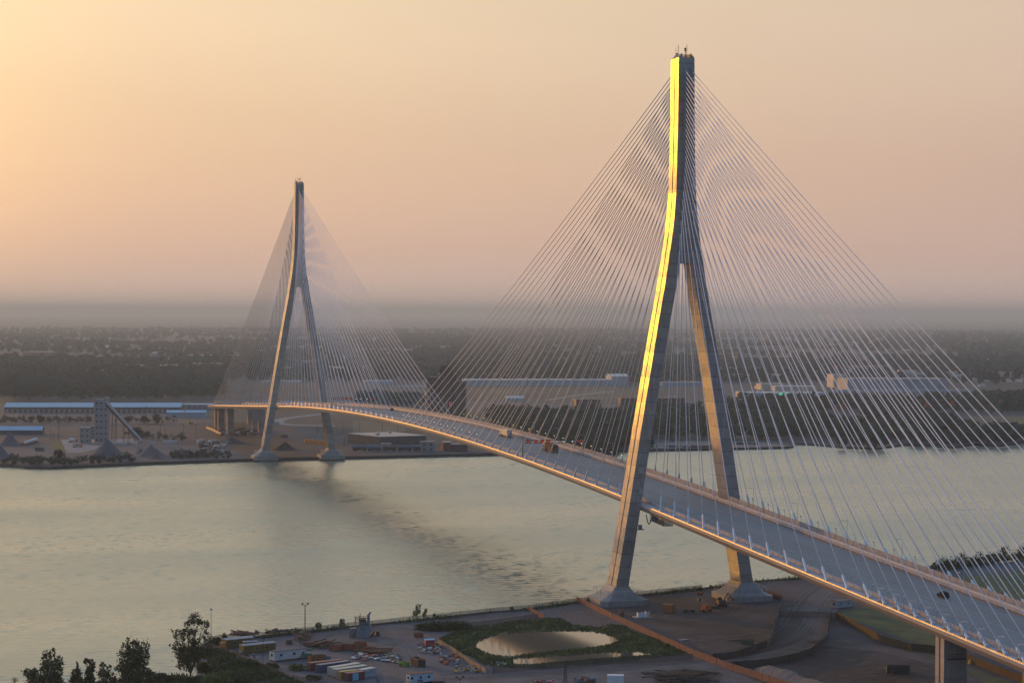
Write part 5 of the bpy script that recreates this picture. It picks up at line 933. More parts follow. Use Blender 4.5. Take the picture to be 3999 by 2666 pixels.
# ------------------------------------------------------------------ far shore things
def bld(label, q, x0, x1, ytop, ybase, dep, wall, roof, cat='building', name='building', wins=0, wrow=1, gable=0, y1=None, doorn=0, wmat=DARKW, parap=.0, z=GZ, side=0):
    a = at(q, x0, ybase, z); b_ = at(q, x1, ybase if y1 is None else y1, z); d = (b_-a)[:2]; l = np.linalg.norm(d); rz = math.atan2(d[1], d[0]); h_ = (ybase-ytop)/Q[q][2]/ppm(a); d /= l; n = np.array((-d[1], d[0]))
    t = thing(name, label, cat, (*(a[:2]+d*l/2), z)); t.rotation_euler = (0, 0, rz); t['_o'] = [0, 0, 0]
    b = MB()
    if gable: b.loft([[(x, 0, 0), (x, dep, 0), (x, dep, h_), (x, dep/2, h_+gable), (x, 0, h_)] for x in (-l/2, l/2)]); 
    else: b.box((0, dep/2, 0), (l, dep, h_))
    wl = b.build('wall', wall, t)
    b = MB()
    if gable:
        for s, y0, y1_ in ((1, -.6, dep/2), (-1, dep+.6, dep/2)): b.hexa([(-l/2-.5, y0, h_-.2), (l/2+.5, y0, h_-.2), (l/2+.5, y1_, h_+gable), (-l/2-.5, y1_, h_+gable), (-l/2-.5, y0, h_+.1), (l/2+.5, y0, h_+.1), (l/2+.5, y1_, h_+gable+.3), (-l/2-.5, y1_, h_+gable+.3)])
    else:
        b.box((0, dep/2, h_), (l+.4, dep+.4, .35+parap))
    rf = b.build('roof', roof, t)
    if not gable and l > 30:
        b = MB(); [b.box((rnd.uniform(-l*.45, l*.45), dep*rnd.uniform(.3, .8), h_+.35), (rnd.uniform(2, 5), 3, rnd.uniform(1, 2.2))) for _ in range(int(l/22))]; b.build('roof_unit', STEEL, rf)
    if wins:
        for r_ in range(wrow):
            for k in range(wins):
                x = -l/2+l*(k+.5)/wins; b = MB(); b.box((x, -.04, h_*(r_+.35)/wrow), (min(1.5, l/wins*.4), .12, min(1.2, h_/wrow*.3))); b.build('window', wmat, t)
    for k in range(doorn): b = MB(); b.box((-l/2+l*(k+.5)/doorn, -.05, .05), (min(3.6, l/doorn*.6), .14, min(4, h_*.6))); b.build('door', STEEL, t)
    if side: b = MB(); b.box((-l/2-.05, dep/2, .2), (.12, dep*.35, h_*.6)); b.build('door', WHITE, t)
    return t, l, h_
BLU = paint('pale blue roof', (.07, .072, .06), rough=.95, spec=.1); DBL = paint('dark blue wall', (.06, .09, .13)); GRW = paint('grey concrete wall', (.30, .29, .30), sc=.1); BRK = paint('dull brick wall', (.16, .09, .08), sc=.2); GRR = paint('grey flat roof', (.27, .27, .28)); WHW = paint('white wall', (.60, .60, .60), sc=.1); BRW = paint('brown wall', (.16, .11, .09), sc=.2); PKR = paint('pinkish tan roof', (.48, .38, .32)); TEAL = paint('teal wall', (.08, .14, .16)); PBW = paint('pale blue wall', (.34, .44, .50), sc=.08)
bld('dark blue warehouse with a bright pale blue roof at the left edge', 'A', -60, 385, 1128, 1168, 14, DBL, BLU, 'warehouse', 'warehouse', gable=3.2, side=1)
t, l, h_ = bld('very long freight shed with pale blue roof and a row of bays at left', 'A', 42, 1660, 915, 968, 34, BRW, BLU, 'freight shed', 'freight_shed', gable=4)
for k in range(34): b = MB(); b.box((-l/2+l*(k+.5)/34, -.6, 0), (3.0, .9, h_*.62)); b.build('bay', GRW, t, loc=(0, 0, 0))
bld('taller end block of the long freight shed with small square windows', 'A', 1662, 1958, 893, 940, 26, GRW, BLU, 'building', 'building', wins=6)
bld('pale blue metal shed below the long freight shed', 'A', 1530, 1890, 965, 1008, 14, PBW, BLU, 'shed', 'metal_shed', gable=2)
# aggregate plant
t, l, h_ = bld('tall grey concrete batching tower above the gravel heaps', 'A', 870, 990, 850, 1240, 11, GRW, GRR, 'batching tower', 'batching_tower', wins=3, wrow=7)
b = MB(); b.beam((-l/2-.5, -.3, h_*.42), (-l/2-.5, -.3, h_+2.5), .5, 6); b.build('vertical_pipe', PKR, t, loc=(0, 0, 0)); b = MB(); b.box((l*.36, 4, h_), (3.6, 5, 2.4)); b.build('head_house', GRW, t, loc=(0, 0, 0))
bld('grey block joined to the batching tower', 'A', 828, 872, 1090, 1205, 9, GRW, GRR, 'plant building', 'plant_building', wins=1, wrow=4)
bld('grey sloped plant house left of the batching tower', 'A', 730, 826, 1105, 1250, 9, paint('warm grey wall', (.33, .31, .29)), GRR, 'plant building', 'plant_building', wins=2, wrow=3)
p0, p1 = at('A', 972, 1240), at('A', 1300, 1240); H0 = (1240-865)/2.352/ppm(p0); t = thing('conveyor', 'long sloping conveyor running down from the batching tower', 'conveyor', p1); b = MB(); A0, A1 = p0+(0, 0, H0), p1+(0, 0, 1.2); b.beam(A0, A1, 1.5, 4); b.build('conveyor_belt', paint('pale conveyor', (.46, .44, .42)), t); b = MB(); b.beam(A0-(0, 0, 2.6), A1-(0, 0, 1), .9, 4); b.build('truss', DARK, t)
for u in (.18, .28, .5, .64, .8):
    c = A0+(A1-A0)*u; b = MB()
    for s in (-1, 1): b.beam((c[0]+s*1.6, c[1]+s*.7, GZ), (c[0], c[1], c[2]-.8), .2, 4)
    for k in range(1, 4): b.beam((c[0]-1.6*(1-k/4), c[1], GZ+(c[2]-GZ)*k/4), (c[0]+1.6*(1-k/4), c[1], GZ+(c[2]-GZ)*k/4), .12, 4)
    b.build('trestle_leg', DARK, t)
def cone(label, q, cx, top, base, wpx, m=GRAVEL, sq=1.):
    P_ = at(q, cx, base-6); k = Q[q][2]*ppm(P_); r_ = wpx/2/k; h_ = (base-top)/k; b = MB(); r = random.Random(int(cx+wpx)); n = 28; pr = ((1.12, 0), (.9, .08), (.62, .3), (.35, .6), (.14, .88), (.04, 1))
    vs = [(P_[0]+r_*a_*(1+r.uniform(-.06, .06))*cos(2*pi*i/n), P_[1]+r_*a_*(1+r.uniform(-.06, .06))*sin(2*pi*i/n)*sq, GZ+h_*z_) for a_, z_ in pr for i in range(n)]
    b.add(vs, [(j*n+i, j*n+(i+1) % n, (j+1)*n+(i+1) % n, (j+1)*n+i) for j in range(len(pr)-1) for i in range(n)]+[tuple(range((len(pr)-1)*n, len(pr)*n))]); return solo(b, 'gravel_heap', m, label, 'gravel heap', P_, smooth=True)
GR2 = mat('blue grey gravel', (.095, .10, .112), .95, sc=.3, var=.15, bump=.5); GR3 = mat('dark gravel', (.08, .085, .09), .95, sc=.3, bump=.5)
cone('tallest conical gravel heap in front of the batching tower', 'A', 985, 1215, 1392, 420, GR2); cone('conical grey gravel heap below the blue roofed warehouse', 'A', 90, 1150, 1275, 230, GR2); cone('big gravel heap cut by the left edge', 'A', -20, 1245, 1390, 300, GR2)
cone('small gravel heap at the left near the bank', 'A', 110, 1338, 1400, 170, GR2); cone('low dark gravel heap right of the tallest one', 'A', 1290, 1300, 1352, 120, GR3); cone('broad low pale gravel heap with a concrete end wall', 'A', 1390, 1270, 1375, 330, GR2); cone('dark low heap near the bank behind the bushes', 'A', 1440, 1348, 1400, 170, GR3); cone('dark low heap near the bank left of the tallest heap', 'A', 590, 1373, 1425, 150, GR3)
cone('brushy brown mound left of the far tower', 'A', 1690, 1308, 1385, 260, dirt); cone('second brushy brown mound beside the first', 'A', 1860, 1305, 1380, 220, dirt); cone('dirt mound between the footings of the far tower', 'B', 980, 1180, 1280, 330, dirt); cone('rubble mound under the far side span', 'B', 330, 1120, 1200, 420, dirt)
# mixer trucks
def mixer(P_, rz, label, drum):
    t = thing('mixer_truck', label, 'mixer truck', (0, 0, 0), 'concrete mixer trucks'); b = MB(); b.box((0, 0, .6), (7.5, 2.3, .5)); b.build('chassis', DARK, t); b = MB(); b.box((3.6, 0, .9), (1.8, 2.4, 1.9)); b.build('cab', paint('red orange cab', (.5, .12, .06)), t)
    b = MB(); b.loft([[(x, r_*cos(2*pi*k/10), 2.6+.12*(-x)+r_*sin(2*pi*k/10)) for k in range(10)] for x, r_ in ((-3.6, .5), (-2.4, 1.1), (-.6, 1.35), (1.2, 1.1), (2.2, .6))]); b.build('drum', drum, t)
    for x in (-2.8, -1.6, 3.4):
        for s in (1, -1): b = MB(); b.beam((x, s*.8, .5), (x, s*1.2, .5), .5, 8); b.build('wheel', RUBBER, t)
    return finish(t, *P_, rz)
for k, (x, y) in enumerate(((235, 1268), (262, 1258), (292, 1250), (318, 1240))): mixer(at('A', x, y), 2.2, ('white drum mixer truck, %s of the four parked by the gravel heap' % ('front left', 'second', 'third', 'rearmost')[k]), WHITE)
mixer(at('A', 670, 1240), -1.9, 'mixer truck waiting left of the batching tower', WHITE); mixer(at('A', 708, 1285), -1.7, 'mixer truck on the pale apron nearer the river', paint('striped drum', (.5, .4, .3)))
bld('small dark site shed beside a low green hump', 'A', 322, 398, 1290, 1320, 5, DBL, DARK, 'shed', 'small_shed', side=1); bld('white block shed at the foot of the conveyor', 'A', 1368, 1430, 1232, 1256, 5, WHW, GRR, 'shed', 'small_shed'); bld('long white site trailer right of the conveyor', 'A', 1497, 1620, 1228, 1252, 4, WHW, WHW, 'site trailer', 'site_trailer')
bld('pale orange concrete retaining wall by the low gravel heap', 'A', 1265, 1300, 1278, 1308, 1, PKR, PKR, 'wall', 'retaining_wall')
for i, (x0, x1, y0, y1, m_, lb) in enumerate(((1060, 1130, 1240, 1256, WHW, 'pale loading ramp under the conveyor'), (1165, 1195, 1240, 1262, GRW, 'small grey tank shed under the conveyor'), (1205, 1230, 1240, 1258, WHW, 'small white shed under the conveyor'), (1262, 1290, 1228, 1250, PKR, 'hopper box at the conveyor foot'))): bld(lb, 'A', x0, x1, y0, y1, 4, m_, m_, 'shed', 'small_shed')
P0 = at('A', 1745, 1072); t = thing('crawler_crane', 'yellow crane with its jib lowered near the pale blue shed', 'crane', P0); b = MB(); b.box(P0, (5, 5, 3)); b.build('cab_body', pyl, t); b = MB(); jt = at('A', 1690, 1072); b.beam(P0+(0, 0, 2), jt+(0, 0, 14), .5, 4); b.build('jib', pyl, t)
# dirt and building stuff near the far piers
heap('building site clutter around the far piers', 'B', 180, 1030, 760, 1110, 150, [DARK, GRW, RUST, WHW, TIMBER], [(2, 6), (1, 3), (.6, 2.6)], None, 'site clutter', 'site_clutter')
heap('clutter of dark plant and white stores by the bank left of the far tower', 'B', -60, 1190, 280, 1330, 90, [DARK, GRW, TIMBER, WHW], [(2, 7), (1, 3), (.6, 2.8)], None, 'site clutter', 'site_clutter')
for k in range(8):
    p_ = at('B', 1245+34*k, 1185+4*k); b = MB(); b.box(p_, (6, 3.0, 3), YAW+.5); b.box(p_+(0, 0, 3), (6.1, 3.1, .15), YAW+.5); solo(b, 'stacked_crate', paint('red brown crate', (.12, .055, .04)), 'red brown crate in the row between the far tower legs', 'crate', p_, 'row of red brown crates between the far tower legs')
bld('orange site container between the far tower legs', 'B', 920, 955, 1092, 1125, 3, paint('orange box', (.5, .2, .04)), paint('orange box', (.5, .2, .04)), 'container', 'site_container'); bld('brown site container beside the orange one', 'B', 956, 1018, 1094, 1124, 3, BRW, BRW, 'container', 'site_container')
bld('small pale brown hut among the far piers', 'B', 482, 512, 962, 1004, 4, PKR, PKR, 'hut', 'hut'); bld('white site cabin left of the far tower leg', 'B', 838, 905, 932, 962, 3, WHW, WHW, 'site cabin', 'site_cabin')
fence(P2('B', [(18, 1012), (100, 1045), (195, 1095)]), 'pale concrete barrier line running to the far piers', PKR, 2.5, 5, PKR, cat='barrier')
# dock buildings
bld('wide brown flat roofed dock building behind the deck', 'C', 190, 622, 955, 1032, 60, BRW, PKR, 'dock building', 'dock_building', y1=1018); bld('grey loading tower block of the dock', 'C', 570, 700, 1000, 1092, 8, GRW, GRR, 'dock building', 'dock_building', wins=2, wrow=2); bld('brown dock tower beside the deck edge', 'C', 778, 850, 1005, 1085, 14, BRW, PKR, 'dock building', 'dock_building', wins=1, wrow=4); bld('low brown dock shed right of the brown tower', 'C', 852, 1002, 1028, 1090, 20, BRK, BRW, 'dock building', 'dock_building', y1=1085)
bld('small tan dock hut on the quay', 'C', 205, 300, 1016, 1045, 6, PKR, PKR, 'hut', 'hut')
for k, (x, c_, lb) in enumerate(((-60, TEAL, 'teal tank wagon cut by the far tower view'), (75, paint('blue grey wagon', (.13, .19, .24)), 'blue grey tank wagon, leftmost on the quay'), (215, BRW, 'brown tank wagon on the quay'), (355, TEAL, 'teal tank wagon beside the brown one'), (495, TEAL, 'teal tank wagon nearest the loading tower'))):
    a, e = at('C', x+6, 1082), at('C', x+132, 1082); dd = (e-a)/np.linalg.norm(e-a); t = thing('tank_wagon', lb, 'tank wagon', a); b = MB(); b.beam(a+(0, 0, 3), e+(0, 0, 3), 1.9, 12); b.build('tank', c_, t); b = MB(); b.hexa([tuple((a if i in (0, 3) else e)+np.array((.8*s, 0, z_))) for z_ in (.8, 1.4) for i, s in ((0, -1), (1, -1), (1, 1), (3, 1))]); b.build('frame', DARK, t)
    for u in (.12, .22, .78, .88): b = MB(); c = a+(e-a)*u; b.beam(c+(-.9, 0, .5), c+(.9, 0, .5), .5, 8); b.build('wheel', RUBBER, t)
# grain silo block
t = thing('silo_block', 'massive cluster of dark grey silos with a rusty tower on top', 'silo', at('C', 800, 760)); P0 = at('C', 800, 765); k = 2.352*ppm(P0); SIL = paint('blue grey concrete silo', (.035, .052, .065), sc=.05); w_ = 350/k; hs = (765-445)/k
ux = -lx; uy = cF[:2]/np.linalg.norm(cF[:2])
def sp(u, v, z): return (P0[0]+ux[0]*u+uy[0]*v, P0[1]+ux[1]*u+uy[1]*v, GZ+z)
for v in (0, w_*.3, w_*.6):
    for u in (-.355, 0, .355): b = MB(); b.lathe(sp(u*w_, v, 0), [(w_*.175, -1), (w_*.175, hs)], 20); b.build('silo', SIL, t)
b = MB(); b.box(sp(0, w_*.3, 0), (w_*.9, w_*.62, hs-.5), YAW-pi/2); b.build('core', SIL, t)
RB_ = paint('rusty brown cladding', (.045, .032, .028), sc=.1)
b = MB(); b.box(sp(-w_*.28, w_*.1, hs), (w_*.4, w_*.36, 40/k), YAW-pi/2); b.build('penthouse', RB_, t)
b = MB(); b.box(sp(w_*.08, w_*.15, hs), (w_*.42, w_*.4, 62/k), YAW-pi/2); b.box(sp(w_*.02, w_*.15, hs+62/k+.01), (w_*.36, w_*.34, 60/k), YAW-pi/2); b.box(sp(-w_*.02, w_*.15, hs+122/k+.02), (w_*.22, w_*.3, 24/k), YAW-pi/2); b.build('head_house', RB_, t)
b = MB()
for u in (.0, .06, .12, .18, .24, .3, .36):
    b.beam(sp(u*w_+w_*.04, -w_*.03, hs+60/k*(u > .2)*0), sp(u*w_+w_*.04, -w_*.03, hs+(172 if u <= .3 else 60)/k), .3, 4)
for zz in (62, 95, 122, 172): b.beam(sp(w_*.02, -w_*.03, hs+zz/k), sp(w_*.36, -w_*.03, hs+zz/k), .35, 4)
b.beam(sp(-w_*.02, -.1, hs+122/k), sp(w_*.36, -.1, hs+172/k), .2, 4); b.beam(sp(w_*.3, -w_*.03, hs), sp(w_*.46, -w_*.03, hs+58/k), .3, 4)
for u in (.38, .42, .47): b.beam(sp(u*w_, 0, hs), sp(u*w_, 0, hs+52/k), .3, 4)
b.build('steel_frame', DARK, t)
# long warehouses
bld('very long pale blue walled warehouse behind the silos', 'C', 978, 2440, 432, 484, 60, PBW, paint('pale warehouse roof', (.50, .50, .50), sc=.02), 'warehouse', 'warehouse')
bld('second long warehouse with pinkish roof behind the pale blue one', 'C', 1050, 2500, 380, 425, 70, paint('pinkish wall', (.44, .38, .36)), PKR, 'warehouse', 'warehouse', wins=20)
bld('white gable ended shed at the right end of the long warehouses', 'D', -30, 130, 515, 600, 60, PBW, WHW, 'warehouse', 'warehouse', gable=3)
bld('long low pale building with flat roof between the near tower legs', 'D', 435, 800, 570, 606, 25, PBW, PKR, 'building', 'building', wins=12); bld('long grey building behind the pale one between the tower legs', 'D', 430, 790, 532, 556, 25, GRW, GRR, 'building', 'building')
bld('grey stepped building right of the near tower', 'D', 985, 1225, 478, 520, 30, GRW, GRR, 'building', 'building', wins=10); bld('upper storey block behind the stepped grey building', 'D', 985, 1140, 455, 475, 20, GRW, BLU, 'building', 'building')
bld('dark brick factory block left of the near tower', 'C', 2000, 2230, 610, 690, 25, BRK, BRW, 'factory', 'factory', wins=8, wrow=3); bld('dark brick factory wing between the near tower legs', 'D', 60, 645, 715, 820, 25, BRK, BRW, 'factory', 'factory', wins=14, wrow=3); bld('grey office block before the dark brick factory', 'D', 650, 765, 760, 800, 12, GRW, GRR, 'building', 'building'); bld('teal box shaped shed below the brick factory', 'C', 2080, 2190, 722, 792, 12, TEAL, GRW, 'shed', 'shed'); bld('low white shed in the grey lot right of the silos', 'C', 1780, 1855, 775, 800, 8, WHW, PKR, 'shed', 'shed'); bld('pale curved roof shed in the grey lot', 'C', 1360, 1520, 600, 625, 14, PBW, WHW, 'shed', 'shed', gable=3)
bld('grey storage block in the lot left of the factory', 'C', 2090, 2195, 690, 715, 8, GRW, GRW, 'shed', 'shed'); bld('low brown shed in the lot behind the trees', 'C', 1640, 1760, 735, 758, 10, BRW, BRW, 'shed', 'shed')
bld('white truck inspection building left of the silos', 'C', 60, 320, 438, 470, 20, WHW, WHW, 'building', 'building', wins=10); bld('long white low building between the far tower legs', 'B', 700, 1190, 432, 448, 25, WHW, WHW, 'building', 'building'); bld('grey hall left of the silos above the deck', 'C', 150, 262, 350, 378, 20, GRW, BLU, 'building', 'building')
for k in range(6):
    bld(('white lorry trailer, number %s of the row left of the silos' % ('one', 'two', 'three', 'four', 'five', 'six')[k]), 'C', 310+56*k, 350+56*k, 480+2*(k % 2), 500+2*(k % 2), 3, WHW, WHW, 'lorry trailer', 'lorry_trailer')
# customs plaza and buildings at right
LIT = paint('wall painted sunlit', (.62, .52, .40), sc=.1)  # warm sunlight on these walls is mixed into their colour
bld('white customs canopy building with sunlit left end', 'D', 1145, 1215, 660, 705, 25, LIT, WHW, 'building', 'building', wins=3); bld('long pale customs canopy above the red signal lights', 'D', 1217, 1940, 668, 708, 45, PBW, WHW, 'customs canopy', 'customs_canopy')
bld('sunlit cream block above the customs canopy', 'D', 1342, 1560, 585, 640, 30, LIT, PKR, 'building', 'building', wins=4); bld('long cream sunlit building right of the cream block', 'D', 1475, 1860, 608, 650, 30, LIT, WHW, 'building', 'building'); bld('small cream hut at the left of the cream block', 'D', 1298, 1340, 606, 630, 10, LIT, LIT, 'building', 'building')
t, l, h_ = bld('low dark customs booth roof with a row of red lights', 'D', 1380, 2200, 712, 726, 8, TEAL, TEAL, 'toll canopy', 'booth_canopy'); 
for x in (1412, 1470, 1712, 1765, 1868, 1918, 1970, 2022, 2085, 2140): P_ = at('D', x, 740); b = MB(); h_ = (740-718)/2.352/ppm(P_); b.box(P_+(-4, 0, h_-1.2), (.8, 4.2, 2.4)); solo(b, 'signal_light', mat('red signal glow', (.8, .05, .06), emit=(1, .03, .08, .9)), 'red lane light glowing over the customs booths', 'signal light', None, 'red lights over the customs booths')
for x in (1515, 1560): P_ = at('D', x, 740); b = MB(); b.box(P_+(-4, 0, 8), (.8, 4, 2.4)); solo(b, 'signal_light', mat('green signal glow', (.05, .8, .3), emit=(.02, .8, .35, .8)), 'green lane light glowing over the customs booths', 'signal light', None, 'green lights over the customs booths')
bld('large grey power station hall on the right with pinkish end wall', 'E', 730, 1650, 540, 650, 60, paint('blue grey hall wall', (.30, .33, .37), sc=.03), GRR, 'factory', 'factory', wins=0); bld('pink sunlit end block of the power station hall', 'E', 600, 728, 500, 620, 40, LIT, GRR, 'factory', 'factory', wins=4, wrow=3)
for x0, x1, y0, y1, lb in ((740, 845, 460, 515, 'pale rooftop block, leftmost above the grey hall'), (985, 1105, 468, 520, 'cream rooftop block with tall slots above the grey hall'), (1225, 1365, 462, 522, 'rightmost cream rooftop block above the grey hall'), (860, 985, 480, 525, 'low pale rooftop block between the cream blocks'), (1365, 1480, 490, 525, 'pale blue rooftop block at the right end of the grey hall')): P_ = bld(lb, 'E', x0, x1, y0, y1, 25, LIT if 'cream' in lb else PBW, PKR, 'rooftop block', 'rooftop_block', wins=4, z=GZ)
bld('long white wall and platform in front of the grey hall', 'E', 600, 1880, 640, 662, 6, PBW, WHW, 'wall', 'long_wall'); bld('small cream kiosk before the grey hall', 'E', 942, 985, 618, 640, 8, LIT, LIT, 'building', 'building'); bld('white kiosk beside the right hand lamps', 'E', 1940, 2000, 592, 614, 8, WHW, WHW, 'building', 'building')
bld('low overpass wall at the far right', 'E', 1500, 2400, 520, 540, 8, PBW, WHW, 'overpass', 'overpass', y1=575); 
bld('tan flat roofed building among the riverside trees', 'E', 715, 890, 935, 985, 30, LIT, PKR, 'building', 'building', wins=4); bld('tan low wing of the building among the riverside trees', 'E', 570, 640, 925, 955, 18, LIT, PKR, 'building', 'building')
# transmission pylon
def pylon(label, q, x, y0, y1, w_=1.):
    P_ = at(q, x, y0); h_ = (y0-y1)/Q[q][2]/ppm(P_); b = MB(); n = 9
    def W_(u): return (6*(1-u)**1.2+1.6)*w_*h_/60
    for k in range(n):
        u0, u1 = k/n, (k+1)/n
        for s1, s2 in ((-1, -1), (1, -1), (1, 1), (-1, 1)):
            b.beam(P_+(s1*W_(u0), s2*W_(u0), h_*.8*u0), P_+(s1*W_(u1), s2*W_(u1), h_*.8*u1), .3, 4); b.beam(P_+(s1*W_(u0), s2*W_(u0), h_*.8*u0), P_+(-s2*W_(u1), s1*W_(u1), h_*.8*u1), .2, 4)
    for s in (-1, 1): b.beam(P_+(0, 0, h_*.8), P_+(0, s*h_*.13, h_), .3, 4); b.beam(P_+(0, 0, h_*.88), P_+(0, s*h_*.2, h_*.86), .25, 4); b.beam(P_+(0, -s*h_*.1, h_*.95), P_+(0, s*h_*.1, h_*.95), .2, 4)
    return solo(b, 'transmission_pylon', DARK, label, 'pylon', P_)
pylon('tall dark lattice pylon rising over the cream buildings', 'E', 615, 600, 185)
for x, y0, y1, lb in ((1170, 610, 360, 'pale thick power pole right of the silos'), (1553, 655, 400, 'slim power pole before the long warehouses'), (868+0, 0, 0, None), (345, 915, 790, None)):
    if lb: pole(lb, 'C', (x, y0), (x, y1), .7, 0, GRW, 'power_pole', 'power pole', (3,))
for i, (q, x, y0, y1) in enumerate([('A', x, y0, y1) for x, y0, y1 in ((178, 1020, 925), (312, 1015, 915), (520, 1020, 930), (607, 1010, 940), (804, 1020, 935), (1222, 1020, 930), (460, 1215, 1125), (490, 1225, 1150), (537, 1215, 1090), (1474, 1190, 1070), (1515, 1190, 1110), (1686, 1180, 1060), (1800, 1175, 1070), (66, 1120, 1095), (1345, 1000, 905))]+[('B', 1688, 1080, 925), ('B', 1708, 1225, 1120), ('B', 1380, 1085, 990), ('D', 1350, 560, 430), ('E', 1780, 720, 590), ('E', 1190, 650, 545), ('E', 2015, 580, 500), ('E', 1575, 680, 590), ('C', 5, 910, 810), ('C', 357, 915, 800), ('C', 218, 905, 820)]):
    P_ = at(q, x, y0); h_ = (y0-y1)/Q[q][2]/ppm(P_); b = MB(); b.beam(P_, P_+(0, 0, h_), .22, 5, r2=.14); b.beam(P_+(0, -1.2, h_-.8), P_+(0, 1.2, h_-.8), .12, 4); solo(b, 'utility_pole', BARK, 'thin dark utility pole on the far shore', 'utility pole', P_, 'thin utility poles on the far shore')
# parked cars on the far bank
cp = [paint('car '+n, c, rough=.3) for n, c in (('white', (.6, .6, .6)), ('silver', (.35, .36, .38)), ('black', (.02, .02, .025)), ('red', (.35, .04, .03)), ('blue', (.06, .1, .22)))]
proto = {}; cx_ = [355, 398, 480, 520, 545, 585, 612, 650, 700, 735, 765, 790, 815, 838, 862, 885, 1130, 1150, 1185, 1205, 1235, 1260, 1300, 512]
for i, x in enumerate(cx_):
    k = rnd.randrange(5); P_ = at('D', x, 1168 if x < 1100 else 1142) if x != 512 else at('D', 512, 1108); rz = rnd.choice((1.4, 1.5, 4.6)) + rnd.uniform(-.1, .1); 
    if i in (0, 1, 5): o = car('parked car with its headlights on at the far river bank', *P_, 3.3, cp[k], 4.6, False, 'car', 'parked cars on the far river bank', lights=mats['floodlight glow warm']); continue
    if k not in proto: proto[k] = car('parked %s car in the row on the far river bank' % ('white', 'silver', 'black', 'red', 'blue')[k], *P_, rz, cp[k], 4.6, k % 2 == 0, 'car', 'parked cars on the far river bank')
    else: dup(proto[k], P_, rz)

# ------------------------------------------------------------------ far trees
def crownset(seed, r_, h_): 
    r = random.Random(seed); L_ = [(0, 0, h_*.55, r_*.8, r_*.8, h_*.36)]
    for k in range(5): a_ = r.uniform(0, 2*pi); L_.append((r_*.5*cos(a_), r_*.5*sin(a_), h_*r.uniform(.35, .75), r_*r.uniform(.35, .55), r_*r.uniform(.35, .55), h_*r.uniform(.18, .28)))
    return L_
protos = []
for k in range(7):
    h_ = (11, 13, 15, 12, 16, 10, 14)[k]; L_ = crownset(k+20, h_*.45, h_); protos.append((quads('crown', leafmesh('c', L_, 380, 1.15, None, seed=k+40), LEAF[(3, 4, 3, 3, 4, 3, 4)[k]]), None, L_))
tbm = []
for me, _, L_ in protos: b = limbs(L_, trunk_r=.35, seed=3); o = b.build('trunk', BARK); tbm.append(o.data); bpy.data.objects.remove(o)
def far_tree(P_, k, s, label, group):
    t = thing('tree', label, 'tree', P_, group); t.rotation_euler = (0, 0, rnd.uniform(0, 6.28)); t.scale = (s, s, s*rnd.uniform(.85, 1.15))
    for n_, me in (('crown', protos[k][0]), ('trunk', tbm[k])): o = bpy.data.objects.new(n_, me); col.objects.link(o); o.parent = t
wood = []     # (x, y, scale) collected for the merged wood
def scatter(q, poly, step, jit=.4, z=GZ):
    p = P2(q, poly, z); x0, x1 = min(a[0] for a in p), max(a[0] for a in p); y0, y1 = min(a[1] for a in p), max(a[1] for a in p); o = []
    for x in np.arange(x0, x1, step):
        for y in np.arange(y0, y1, step):
            X, Y = x+rnd.uniform(-jit, jit)*step, y+rnd.uniform(-jit, jit)*step
            if inpoly(X, Y, p): o.append((X, Y))
    return o
W1 = scatter('E', [(-150, 1130), (60, 1150), (250, 1110), (520, 1160), (760, 1185), (1000, 1190), (1200, 1150), (1500, 1155), (1750, 1170), (1900, 1145), (2100, 1160), (2352, 1130), (2700, 1120), (2700, 1060), (2352, 1070), (2150, 1010), (1920, 1060), (1780, 1000), (1700, 960), (1500, 900), (1400, 860), (900, 880), (890, 990), (560, 960), (500, 860), (0, 860), (-200, 900)], 12.5)
W2 = scatter('D', [(-900, 1030), (-700, 900), (-500, 860), (0, 900), (380, 850), (800, 860), (1150, 740), (1400, 760), (1900, 800), (1400, 900), (1560, 1110), (1000, 1105), (340, 1095), (330, 1180), (-50, 1185), (-400, 1170)], 13)
W2 = [p for p in W2 if sin(p[0]*.021)+sin(p[1]*.027+p[0]*.01) > -1.0]
W1 = [p for p in W1 if sin(p[0]*.023+2)+sin(p[1]*.019-p[0]*.012) > -1.35]
W3 = scatter('E', [(-200, 800), (0, 750), (700, 745), (1500, 740), (2400, 700), (2800, 700), (2800, 860), (1800, 870), (1500, 850), (700, 850)], 17)
W4 = scatter('A', [(-100, 860), (-100, 600), (300, 560), (800, 660), (1050, 600), (1250, 640), (1600, 660), (2040, 680), (2050, 850), (1330, 870)], 19)
W5 = scatter('A', [(-50, 1075), (-50, 1035), (300, 1040), (860, 1045), (860, 1075)], 9)+scatter('A', [(1010, 1060), (1150, 1050), (1600, 1035), (1650, 1070), (1100, 1075)], 11)+scatter('A', [(1160, 1195), (1230, 1150), (1400, 1190), (1720, 1210), (1680, 1240), (1250, 1215)], 10)
W6 = scatter('A', [(0, 1440), (0, 1420), (350, 1425), (700, 1425), (1100, 1405), (1250, 1405), (1260, 1425), (700, 1445), (350, 1452)], 5)+scatter('A', [(1560, 1395), (1560, 1360), (1980, 1360), (2200, 1390)], 6)
W7 = scatter('C', [(1180, 770), (1350, 740), (1700, 760), (2050, 790), (2350, 800), (2352, 1180), (2000, 1120), (1500, 1060), (1300, 1040), (1250, 900)], 13)
W8 = scatter('P', [(1400, 1560), (1660, 1560), (1660, 1590), (1400, 1600)], 15)
def dist(p): return math.hypot(p[0]-CAM[0], p[1]-CAM[1])
front = sorted([(dist(p), p, g) for W_, g in ((W1, 0), (W2, 0), (W7, 0)) for p in W_])
near_w1 = [f for f in front][:230]; rest_w = [f[1] for f in front][230:]
for d_, p, g in near_w1: k = rnd.randrange(7); far_tree((p[0], p[1], GZ), k, rnd.uniform(.75, 1.1), 'dark leafy tree at the front of the riverside wood on the far bank', 'trees at the front of the far riverside wood')
